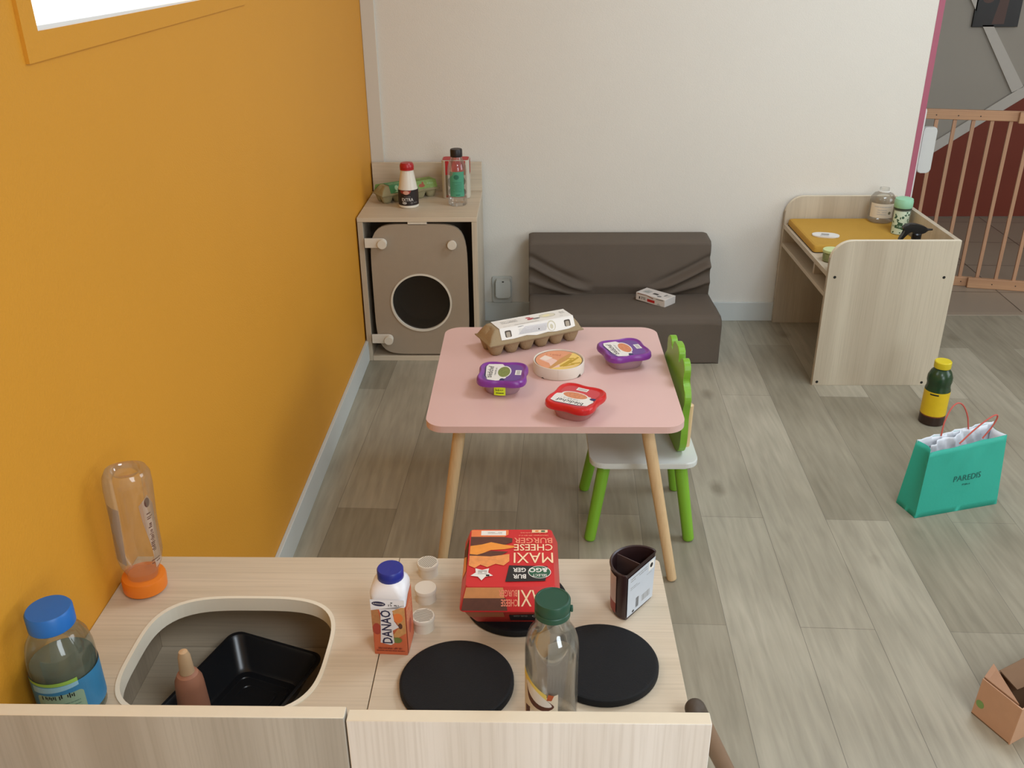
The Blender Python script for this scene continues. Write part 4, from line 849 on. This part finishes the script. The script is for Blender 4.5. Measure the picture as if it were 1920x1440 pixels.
# seen from the room, the art is turned by half a turn: picture of the burger lies on the art's right
q.poly([(0.004, -hd), (hw, -hd), (hw, -hd + 0.018), (0.010, -hd + 0.018), (0.004, -hd + 0.012)], mat('bun_orange', (236, 128, 74), 0.5, 0.08, 50)).rect(0.008, 0.046, -hd + 0.002, -hd + 0.014, P_white).lines(0.014, 0.036, -hd + 0.005, -hd + 0.011, 2, P_grey, 0.3)
q.poly([(-0.002, -hd + 0.022), (0.012, -hd + 0.018), (hw, -hd + 0.018), (hw, -0.018), (0.03, -0.020), (0.008, -0.030), (-0.002, -0.036)], P_brown)
q.poly([(-0.006, -0.026), (0.012, -0.030), (0.030, -0.036), (0.044, -0.030), (hw, -0.026), (hw, -0.004), (0.05, -0.002), (0.030, -0.016), (0.010, -0.018), (-0.004, -0.022)], P_cheese)
q.poly([(0.004, -0.012), (0.03, -0.014), (0.05, -0.004), (hw, -0.006), (hw, 0.0), (0.02, 0.002)], P_brown)
q.poly([(0.002, -0.006), (0.03, 0.0), (hw, -0.002), (hw, 0.022), (0.052, 0.028), (0.044, 0.020), (0.034, 0.026), (0.022, 0.018), (0.010, 0.022), (0.002, 0.012)], mat('chicken_crumb', (236, 150, 84), 0.55, 0.25, 160))
cr = mat('lettering_cream', (250, 218, 176), 0.5); og = mat('lettering_salmon', (238, 140, 112), 0.5)
tx = -0.0335
q.text('BURGER', tx, -0.040, 0.0145, og, 0.058, bold=0.02).text('CHEESE', tx, -0.0225, 0.0165, cr, 0.058, bold=0.008).text('MAXI', tx, 0.0035, 0.025, cr, 0.058)
q.scrib(tx, -0.053, 0.0035, 0.046, og, 0.0, 15).scrib(tx, -0.060, 0.003, 0.040, og, 0.0, 13).rect(-0.056, -0.032, -hd + 0.0, -hd + 0.007, P_cream).rect(-0.052, -0.046, -hd + 0.0015, -hd + 0.0055, P_green).rect(-0.042, -0.037, -hd + 0.0015, -hd + 0.0055, P_orange)
q.poly([(-0.050, 0.058), (-0.054, 0.024), (0.002, 0.022), (0.007, 0.060)], mat('burger_black', (34, 32, 34), 0.45))
q.text('BUR', -0.013, 0.048, 0.010, P_white, 0.019, bold=0.02).text('GER', -0.013, 0.033, 0.010, P_white, 0.019, bold=0.02)
q.ell(-0.042, 0.038, 0.0165, 0.0145, P_white, n=30).ell(-0.042, 0.038, 0.0155, 0.0135, P_green, n=30).text('SELECT', -0.042, 0.0455, 0.0055, P_white, 0.021, bold=0.01).text('&GO', -0.040, 0.0335, 0.0105, P_white, 0.027, bold=0.03)
star = []
for k in range(10):
    rr_ = 0.0155 if k % 2 == 0 else 0.0085; a_ = PI / 2 + k * PI / 5; star.append((0.041 + rr_ * math.cos(a_) * 1.1, 0.042 + rr_ * math.sin(a_)))
q.poly(star, P_white).lines(0.034, 0.047, 0.034, 0.044, 3, P_grey, 0.4).rect(0.030, 0.035, 0.044, 0.048, P_black)
q.build('top_print', bg)
q = Print(plane((0, RDp / 2 + 0.0004, BH + 0.003), (-1, 0, 0), (0, -(RDp - TDp) / 2, BT - BH - 0.003)))
# on this slope the art is again upside down: build it turned by half a turn
Ls_ = math.hypot((RDp - TDp) / 2, BT - BH - 0.003)
F = q.f; q.f = lambda u, v, l: F(-u, Ls_ - v, l)
q.poly([(0.010, 0.001), (0.062, 0.001), (0.066, 0.016), (0.008, 0.016)], P_bun); q.mats[0] = P_bun
q.poly([(0.006, 0.016), (0.066, 0.016), (0.069, 0.0335), (0.004, 0.0335)], P_brown)
q.text('MAXI', -0.036, 0.016, 0.023, cr, 0.050).text('CHEESE', 0.001, 0.0225, 0.010, og, 0.024, bold=0.02).text('BURGER', 0.003, 0.009, 0.0095, og, 0.026, bold=0.02); q.l += 1
q.build('front_print', bg)
d_ = Vector((0, 0.023, BH)); q = Print(plane((0, 0.060 + 0.0006, 0.0), (-1, 0, 0), d_)); F2 = q.f; Lb = d_.length; q.f = lambda u, v, l: F2(-u, Lb - v, l)
q.poly([(0.010, 0.002), (0.064, 0.002), (0.058, 0.022), (0.008, 0.022)], mat('bun_toast', (168, 98, 66), 0.5, 0.1, 60)).poly([(0.002, 0.014), (-0.062, 0.008), (-0.054, 0.036), (0.0, 0.036)], mat('burger_black', (0, 0, 0))).text('BUR GER', -0.014, 0.018, 0.006, P_grey, 0.020).text('&GO', -0.040, 0.018, 0.008, P_lgrey, 0.018)
q.build('base_print', bg)
q = Print(plane((RWd / 2 + 0.0004, 0, BH + 0.003), (0, 1, 0), (-(RWd - TWd) / 2, 0, BT - BH - 0.003))); Lx = math.hypot((RWd - TWd) / 2, BT - BH - 0.003)
q.poly([(-0.05, 0.004), (0.010, 0.004), (0.014, Lx - 0.003), (-0.05, Lx - 0.003)], P_brown).poly([(-0.03, 0.006), (0.02, 0.004), (0.03, Lx - 0.003), (-0.01, Lx - 0.008)], P_cheese); q.build('side_print', bg)

# glass bottle with green cap
glass = clear('bottle_glass', (250, 250, 248), 0.16, 0.03, 0.02, (220, 220, 214))
t = bottle('glass_bottle', 'clear glass bottle with dark green cap and coconut label', (0.0255, 0.880, KH), [(0.028, 0.0006), (0.0328, 0.005), (0.0334, 0.122), (0.0325, 0.134), (0.0290, 0.147), (0.0235, 0.156), (0.0208, 0.163), (0.0205, 0.172), (0.0195, 0.184)], glass,
           [(0.0205, 0.1735), (0.0216, 0.1745), (0.0216, 0.181), (0.0208, 0.182), (0.0216, 0.184), (0.0216, 0.1965), (0.0208, 0.1978), (0.0190, 0.1982), (0.0186, 0.1976), (0.0005, 0.1976)], mat('cap_forest_green', (34, 78, 60), 0.4), solid=0.0012, seg=48)
b = bm_new(); box(b, 0.0212, 0.0245, -0.004, 0.002, 0.180, 0.187, bev=0.001); obj('cap_tab', b, mat('cap_forest_green', (0, 0, 0)), t)
q = Print(cyl(0.0336, -PI / 2 - 0.02, 0.020), 0.003)
q.poly([(-0.046, 0.006), (0.008, 0.006), (0.008, 0.058), (-0.006, 0.052), (-0.030, 0.066), (-0.046, 0.076)], mat('label_ivory', (232, 220, 196), 0.5))
q.poly([(-0.046, 0.080), (-0.032, 0.072), (-0.006, 0.056), (-0.006, 0.048), (-0.034, 0.062), (-0.046, 0.068)], mat('banana_yellow', (236, 214, 110), 0.5))
q.poly(smooth_poly([(-0.036, 0.064), (-0.018, 0.056), (-0.001, 0.044), (0.003, 0.037), (-0.008, 0.030), (-0.024, 0.032), (-0.034, 0.042)], 3), P_brown).poly(smooth_poly([(-0.036, 0.066), (-0.018, 0.057), (-0.003, 0.045), (0.0, 0.038), (-0.012, 0.037), (-0.024, 0.042), (-0.034, 0.052)], 3), P_white)
q.poly([(-0.006, 0.048), (-0.004, 0.058), (0.003, 0.056), (0.0, 0.048)], mat('vanilla_rust', (186, 92, 48), 0.5)).poly([(-0.04, 0.008), (-0.03, 0.008), (-0.03, 0.026), (-0.04, 0.024)], P_brown).rect(-0.03, -0.0, 0.010, 0.024, P_white); q.l += 1
q.build('label', t)
q = Print(cyl(0.0316, PI / 2 - 0.62), 0.003)
q.poly([(-0.026, 0.012), (0.024, 0.012), (0.024, 0.098)] + [(0.024 - 0.050 * k / 10, 0.098 + 0.010 * math.sin(PI * k / 10)) for k in range(1, 10)] + [(-0.026, 0.094)], clear('label_back_grey', (226, 226, 222), 0.03, 0.3, 0.5, (214, 214, 208))); q.build('rear_label', t)

# half-moon container
hm = thing('half_moon_container', 'dark brown half-moon container with divider and white labels', 'container', (0.1555, 1.108, KH), math.radians(51))
def hmo(w, h, z, g=0.0):
    pts = []
    for k in range(0, 25): a_ = PI * k / 24; pts.append(((w + g) * math.cos(a_), (h + g) * math.sin(a_)))
    pts += [(-(w + g) * 0.985, -0.004 - g), (-(w + g) * 0.93, -0.007 - g), ((w + g) * 0.93, -0.007 - g), ((w + g) * 0.985, -0.004 - g)]
    return [(x, y, z) for x, y in pts]
MB = mat('container_brown', (52, 34, 34), 0.35)
b = bm_new(); HH = 0.080
loft(b, [hmo(0.036, 0.030, 0.0003), hmo(0.039, 0.033, 0.004), hmo(0.0405, 0.037, HH), hmo(0.0428, 0.0395, HH + 0.0005), hmo(0.0430, 0.0398, HH + 0.003), hmo(0.0415, 0.0382, HH + 0.0042), hmo(0.0395, 0.036, HH + 0.0030), hmo(0.0375, 0.031, 0.004)]); obj('tub', b, MB, hm)
b = bm_new(); box(b, -0.0006, 0.0006, -0.0055, 0.0355, 0.005, HH + 0.001); obj('divider', b, mat('divider_brown', (84, 66, 64), 0.4), hm)
q = Print(plane((0, -0.0080, 0), (1, 0, 0), (0, 0, 1)))
q.poly([(-0.034, 0.005), (0.035, 0.003), (0.0375, 0.076), (-0.0355, 0.076)], mat('silver_label', (198, 204, 212), 0.4, 0.05, 60)).rect(0.020, 0.034, 0.058, 0.074, P_white).ell(0.027, 0.066, 0.004, 0.004, P_black).lines(-0.028, 0.016, 0.064, 0.072, 2, P_grey, 0.3).lines(-0.028, 0.030, 0.036, 0.056, 6, P_grey, 0.25, 7).rect(-0.016, 0.010, 0.040, 0.050, mat('label_blue_tint', (170, 184, 206), 0.5)).rect(-0.012, -0.004, 0.010, 0.028, P_grey).bars(0.004, 0.028, 0.012, 0.024, 10, P_grey).ell(-0.018, 0.008, 0.003, 0.002, P_black)
q.build('flat_label', hm)
b2 = bm_new(); pts = [(0.0415, 0.0) for _ in range(0)]
ls = []
for k in range(15, 23): a_ = PI * k / 24; ls.append(a_)
vs0 = [b2.verts.new((0.0398 * 1.012 * math.cos(a_), 0.0355 * 1.02 * math.sin(a_), 0.026)) for a_ in ls]; vs1 = [b2.verts.new((0.0407 * 1.012 * math.cos(a_), 0.0372 * 1.02 * math.sin(a_), 0.074)) for a_ in ls]
vs2 = [b2.verts.new((0.0396 * 1.012 * math.cos(a_), 0.0345 * 1.02 * math.sin(a_), 0.008)) for a_ in ls]
for i in range(len(ls) - 1):
    b2.faces.new((vs0[i], vs0[i + 1], vs1[i + 1], vs1[i])).material_index = 0
    b2.faces.new((vs2[i], vs2[i + 1], vs0[i + 1], vs0[i])).material_index = 1
obj('curved_label', b2, [mat('label_pinkish', (196, 184, 180), 0.5), mat('label_brick', (150, 70, 58), 0.5)], hm)

# upside-down ketchup style bottle with orange cap near the wall
t = thing('squeeze_bottle', 'clear empty bottle standing upside down on its orange cap by the ochre wall', 'bottle', (-0.6000, 1.145, KH + 0.0015), 0, rot=(math.radians(1.5), math.radians(2.0), 0.35))
b = bm_new(); lathe(b, [(0.028, 0.0010), (0.0325, 0.004), (0.0330, 0.022), (0.0315, 0.026), (0.025, 0.0275)], 40); obj('cap', b, mat('cap_orange', (232, 124, 28), 0.4), t)
b = bm_new(); loft(b, [[(x, y, z) for x, y in ell(0, 0, rx, ry, 40, 2.4)] for rx, ry, z in ((0.022, 0.022, 0.028), (0.0230, 0.0230, 0.036), (0.030, 0.028, 0.052), (0.0335, 0.030, 0.070), (0.0325, 0.029, 0.13), (0.0345, 0.030, 0.185), (0.0335, 0.029, 0.205), (0.029, 0.025, 0.2145), (0.021, 0.018, 0.2155), (0.017, 0.014, 0.209), (0.010, 0.008, 0.206))], cap0=False); obj('body', b, clear('squeeze_clear', (252, 248, 240), 0.12, 0.08, 0.10, (226, 206, 178)), t)
q = Print(cyl(0.0328, -PI / 2 + 0.75), 0.003)
wm_ = mat('label_pale_rose', (214, 196, 180), 0.5); q.poly([(-0.012, 0.168), (0.004, 0.180), (0.014, 0.160), (0.014, 0.060), (0.000, 0.052), (-0.002, 0.090), (-0.010, 0.140)], clear('label_clear_rose', (220, 200, 180), 0.05, 0.3, 0.35, (214, 190, 170)))
q.ell(0.002, 0.168, 0.005, 0.008, P_brown).scrib(0.003, 0.115, 0.010, 0.070, P_brown, -PI / 2, 7).lines(-0.006, 0.010, 0.060, 0.070, 2, P_brown, 0.3)
q.build('label', t)
q = Print(cyl(0.0330, -PI / 2 - 0.85), 0.003); q.poly([(-0.012, 0.070), (0.010, 0.066), (0.012, 0.165), (-0.014, 0.168)], clear('label_clear_grey', (206, 204, 206), 0.05, 0.3, 0.45, (176, 170, 170))); q.build('rear_label', t)

# blue-capped bottle with blue label
t = bottle('water_bottle', 'clear bottle with bright blue cap and blue label in the left corner', (-0.598, 0.896, KH), [(0.034, 0.0006), (0.0400, 0.006), (0.0408, 0.060), (0.0395, 0.070), (0.0408, 0.078), (0.0402, 0.098), (0.0370, 0.116), (0.0290, 0.130), (0.0262, 0.138), (0.0262, 0.144)], clear('water_plastic', (244, 248, 244), 0.12, 0.08, 0.08, (170, 180, 170)),
           [(0.0272, 0.1395), (0.0280, 0.1405), (0.0280, 0.1615), (0.0262, 0.1642), (0.0005, 0.1648)], mat('cap_bright_blue', (30, 106, 184), 0.4))
q = Print(cyl(0.0411, -PI / 2 + 0.35, 0.012), 0.004)
BL = mat('label_sky_blue', (58, 132, 176), 0.45, 0.08, 40); q.rect(-0.10, 0.10, 0.006, 0.062, BL).poly([(-0.05, 0.062), (0.02, 0.062), (0.02, 0.068), (-0.05, 0.066)], mat('label_lime', (150, 190, 80), 0.45)).poly([(-0.04, 0.050), (0.02, 0.056), (0.02, 0.062), (-0.04, 0.060)], mat('label_ice', (150, 196, 214), 0.45)).poly(rrect(-0.034, 0.024, 0.006, 0.048, 0.006), mat('label_sage', (148, 174, 146), 0.45)).scrib(-0.005, 0.045, 0.008, 0.044, P_black, 0.0, 6).lines(-0.028, 0.018, 0.010, 0.036, 5, mat('label_sage_dark', (100, 128, 110), 0.5), 0.25)
q.build('label', t)
b = bm_new(); lathe(b, [(0.0375, 0.006), (0.0385, 0.062), (0.038, 0.086)], 40); obj('water', b, clear('grey_water', (196, 208, 196), 0.05, 0.2, 0.35, (130, 146, 130)), t)

# black food tray in the sink and the brown bottle in it
FZ = 0.3982
ty = thing('food_tray', 'black rectangular plastic food tray lying inside the play sink', 'tray', (-0.446, 1.062, FZ), math.radians(-20))
def rl(w, d, z, r=0.02): return [(x, y, z) for x, y in rrect(-w / 2, w / 2, -d / 2, d / 2, r, 6)]
b = bm_new(); loft(b, [rl(0.120, 0.158, 0.0004), rl(0.160, 0.198, 0.046), rl(0.172, 0.210, 0.047), rl(0.174, 0.212, 0.0505), rl(0.164, 0.202, 0.0505), rl(0.157, 0.195, 0.046), rl(0.122, 0.160, 0.006), rl(0.112, 0.150, 0.0016)]); obj('tray', b, mat('tray_black', (30, 32, 36), 0.28), ty)
b = bm_new()
for k in range(2): loft(b, [rl(0.094 - k * 0.03, 0.13 - k * 0.03, 0.0019, 0.012), rl(0.092 - k * 0.03, 0.128 - k * 0.03, 0.0032, 0.012), rl(0.089 - k * 0.03, 0.125 - k * 0.03, 0.0032, 0.012), rl(0.087 - k * 0.03, 0.123 - k * 0.03, 0.0019, 0.012)], cap0=False, cap1=False)
obj('base_ribs', b, mat('tray_black', (0, 0, 0)), ty)
t = bottle('sauce_bottle', 'small brown-pink squeeze bottle with beige nozzle inside the play sink', (-0.4955, 1.008, FZ + 0.0022), [(0.0200, 0.0004), (0.0225, 0.004), (0.0225, 0.060), (0.0205, 0.105), (0.0195, 0.114), (0.0150, 0.124), (0.0095, 0.127)], mat('brown_pink_plastic', (172, 118, 92), 0.5, 0.05, 20),
           [(0.0105, 0.1275), (0.0098, 0.140), (0.0088, 0.156), (0.0062, 0.1645), (0.0005, 0.166)], mat('nozzle_beige', (212, 178, 138), 0.45), capname='nozzle')

# ---- floor objects
t = bottle('drink_bottle', 'green bottle with yellow cap and yellow label standing on the floor', (1.3515, 2.785, 0), [(0.034, 0.0006), (0.0398, 0.006), (0.0402, 0.125), (0.0375, 0.134), (0.0372, 0.145), (0.0395, 0.155), (0.0390, 0.170), (0.0320, 0.188), (0.0235, 0.198), (0.0235, 0.205)], mat('bottle_dark_green', (36, 62, 36), 0.25, 0.1, 30),
           [(0.0262, 0.2015), (0.0268, 0.203), (0.0268, 0.222), (0.0250, 0.2245), (0.0005, 0.225)], mat('cap_yellow', (222, 200, 36), 0.4))
q = Print(cyl(0.0403, -PI / 2 - 0.4), 0.005); q.rect(-0.115, 0.115, 0.034, 0.122, mat('label_lemon', (228, 192, 28), 0.45, 0.06, 60)).rect(-0.115, 0.115, 0.002, 0.034, mat('base_brown', (50, 32, 24), 0.3)).rect(-0.022, 0.006, 0.112, 0.117, P_black).rect(-0.115, 0.115, 0.032, 0.036, mat('label_brown_line', (120, 60, 30), 0.4)); q.build('label', t)

pb = thing('paper_bag', 'turquoise paper shopping bag with pink-red cord handles on the floor', 'bag', (1.08, 2.199, 0.0005), 0)
TQ = mat('bag_turquoise', (44, 168, 146), 0.6, 0.05, 10, 0.15, 120); TI = mat('bag_inside_white', (226, 230, 236), 0.7)
A0 = Vector((0, 0, 0)); B0 = Vector((0.262, 0.076, 0)); dd = Vector((-0.0235, 0.082, 0)); zt = 0.197
At = Vector((0.016, 0.026, zt)); Bt = Vector((0.268, 0.120, zt + 0.006)); dt = Vector((-0.010, 0.072, 0.0))
def quadgrid(bm, P00, P10, P11, P01, n, m, off=None, mi=0):
    G = []
    nrm = (P10 - P00).cross(P01 - P00).normalized()
    for i in range(n + 1):
        row = []
        for j in range(m + 1):
            u, v = i / n, j / m; p = (P00 * (1 - u) + P10 * u) * (1 - v) + (P01 * (1 - u) + P11 * u) * v
            if off: p = p + nrm * off(u, v)
            row.append(bm.verts.new(p))
        G.append(row)
    for i in range(n):
        for j in range(m): f = bm.faces.new((G[i][j], G[i + 1][j], G[i + 1][j + 1], G[i][j + 1])); f.smooth = True; f.material_index = mi
    return G
b = bm_new(); rr = random.Random(3)
cr_ = lambda u, v: 0.0022 * math.sin(9 * u + 5 * v) * math.sin(PI * u) * v + 0.0015 * math.sin(23 * u - 11 * v) * math.sin(PI * u) * v
quadgrid(b, A0, B0, Bt, At, 20, 12, cr_)
quadgrid(b, B0, B0 + dd, Bt + dt, Bt, 8, 12, lambda u, v: -0.016 * math.sin(PI * u) * v)
quadgrid(b, B0 + dd, A0 + dd, At + dt, Bt + dt, 20, 12, cr_)
quadgrid(b, A0 + dd, A0, At, At + dt, 8, 12, lambda u, v: -0.018 * math.sin(PI * u) * v)
quadgrid(b, A0, B0, B0 + dd, A0 + dd, 2, 2)
bmesh.ops.remove_doubles(b, verts=b.verts, dist=0.0005); bmesh.ops.recalc_face_normals(b, faces=b.faces)
o = obj('bag_body', b, [TQ, TI], pb, fix=False); md = o.modifiers.new('paper', 'SOLIDIFY'); md.thickness = 0.0012; md.offset = -1; md.material_offset = 1
b = bm_new()   # folded white lining that shows above the turquoise rim, and tissue inside
up = Vector((0.002, 0.010, 0.010))
quadgrid(b, At + dt * 0.94 + Vector((0, 0, -0.03)), Bt + dt * 0.94 + Vector((0, 0, -0.03)), Bt + dt * 0.94 + up * 0.6, At + dt * 0.94 + up * 0.3, 26, 6, lambda u, v: 0.003 * math.sin(u * 21) * v + 0.002 * math.sin(u * 47))
quadgrid(b, At + dt * 0.72 + Vector((0.03, 0, -0.07)), Bt + dt * 0.72 + Vector((-0.03, 0, -0.07)), Bt + dt * 0.76 + Vector((-0.045, 0, 0.004)), At + dt * 0.76 + Vector((0.03, 0, -0.004)), 24, 8, lambda u, v: 0.006 * math.sin(u * 15 + 1) * (0.3 + v) + 0.003 * math.sin(u * 37 + v * 5))
obj('tissue_lining', b, TI, pb, solid=0.0006)
q = Print(plane(A0 + (B0 - A0).normalized() * 0.0, (B0 - A0), ((At + Bt) / 2 - (A0 + B0) / 2)))
fm = q.f; nn_ = (B0 - A0).cross(At - A0).normalized()
def bagmap(u, v, l):
    uu, vv = u, v; p = (A0 * (1 - uu) + B0 * uu) * (1 - vv) + (At * (1 - uu) + Bt * uu) * vv
    return p + nn_ * (cr_(uu, vv) + 0.0012)
q.f = bagmap; q.step = 0.02
tqd = mat('bag_print_dark', (24, 92, 84), 0.6); q.text('PAREDIS', 0.56, 0.50, 0.085, tqd, 0.34).scrib(0.555, 0.40, 0.03, 0.10, tqd, 0.0, 5); q.build('lettering', pb)
M_cord = mat('cord_coral', (196, 92, 80), 0.7)
def cord(p, q_, h, lean):
    p, q_ = Vector(p), Vector(q_); pts = []
    for k in range(0, 17):
        t_ = k / 16; s_ = math.sin(PI * t_) ** 0.55; pts.append(p.lerp(q_, t_) + Vector(lean) * s_ + Vector((0, 0, h * s_)))
    return pts
b = bm_new(); tube(b, cord(At.lerp(Bt, 0.30) + dt * 0.90, At.lerp(Bt, 0.66) + dt * 0.90, 0.085, (0.0, 0.020, 0)), 0.0022, 8); obj('handle', b, M_cord, pb)
b = bm_new(); tube(b, cord(At.lerp(Bt, 0.40) + dt * 0.14, At.lerp(Bt, 0.70) + dt * 0.14, 0.072, (0.062, 0.020, 0)), 0.0022, 8); obj('handle', b, M_cord, pb)

bx = thing('cardboard_box', 'open brown cardboard box with green dot at the lower right edge', 'box', (0.927, 1.470, 0.0005), 0)
ca = Vector((0, 0, 0)); cbb = Vector((0.040, -0.086, 0)); ev = Vector((0.30, 0.165, 0)); hz = Vector((0.002, -0.004, 0.098))
KD = mat('cardboard_kraft', (196, 152, 120), 0.75, 0.06, 30, 0.15, 200); KI = mat('cardboard_inside_shaded', (122, 92, 66), 0.8, 0.06, 30)  # inside tone darkened to paint the shading within the box
def slab(bm, P, Q, R_, S_, t, mi=0):
    n = (Q - P).cross(S_ - P).normalized() * t; lo = [bm.verts.new(x) for x in (P, Q, R_, S_)]; hi = [bm.verts.new(x + n) for x in (P, Q, R_, S_)]
    for f in ([lo[3], lo[2], lo[1], lo[0]], hi, *[[lo[i], lo[(i + 1) % 4], hi[(i + 1) % 4], hi[i]] for i in range(4)]): bm.faces.new(f).material_index = mi
b = bm_new(); slab(b, ca, cbb, cbb + hz, ca + hz, -0.003); nf = obj('end_panel', b, KD, bx)
b = bm_new(); slab(b, cbb, cbb + ev, cbb + ev + hz * 0.9, cbb + hz, -0.003); obj('side_panel', b, KD, bx)
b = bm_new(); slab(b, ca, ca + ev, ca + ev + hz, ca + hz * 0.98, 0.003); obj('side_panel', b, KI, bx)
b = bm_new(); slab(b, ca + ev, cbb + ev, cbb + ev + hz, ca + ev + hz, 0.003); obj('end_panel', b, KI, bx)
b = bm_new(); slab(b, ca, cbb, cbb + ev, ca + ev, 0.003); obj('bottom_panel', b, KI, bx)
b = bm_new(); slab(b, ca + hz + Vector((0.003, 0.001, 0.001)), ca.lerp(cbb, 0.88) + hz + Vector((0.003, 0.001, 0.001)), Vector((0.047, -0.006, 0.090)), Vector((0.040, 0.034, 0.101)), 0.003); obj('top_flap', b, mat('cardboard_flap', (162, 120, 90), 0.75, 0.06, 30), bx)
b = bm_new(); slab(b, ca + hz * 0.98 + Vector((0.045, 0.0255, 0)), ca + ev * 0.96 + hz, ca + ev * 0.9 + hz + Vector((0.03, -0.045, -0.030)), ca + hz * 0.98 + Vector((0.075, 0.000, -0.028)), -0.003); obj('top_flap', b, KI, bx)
q = Print(plane(ca + (cbb - ca).normalized() * 0.0, (cbb - ca), hz)); q.ell(0.012, 0.036, 0.0095, 0.0095, mat('dot_green', (124, 158, 88), 0.6)); q.build('green_dot', bx)
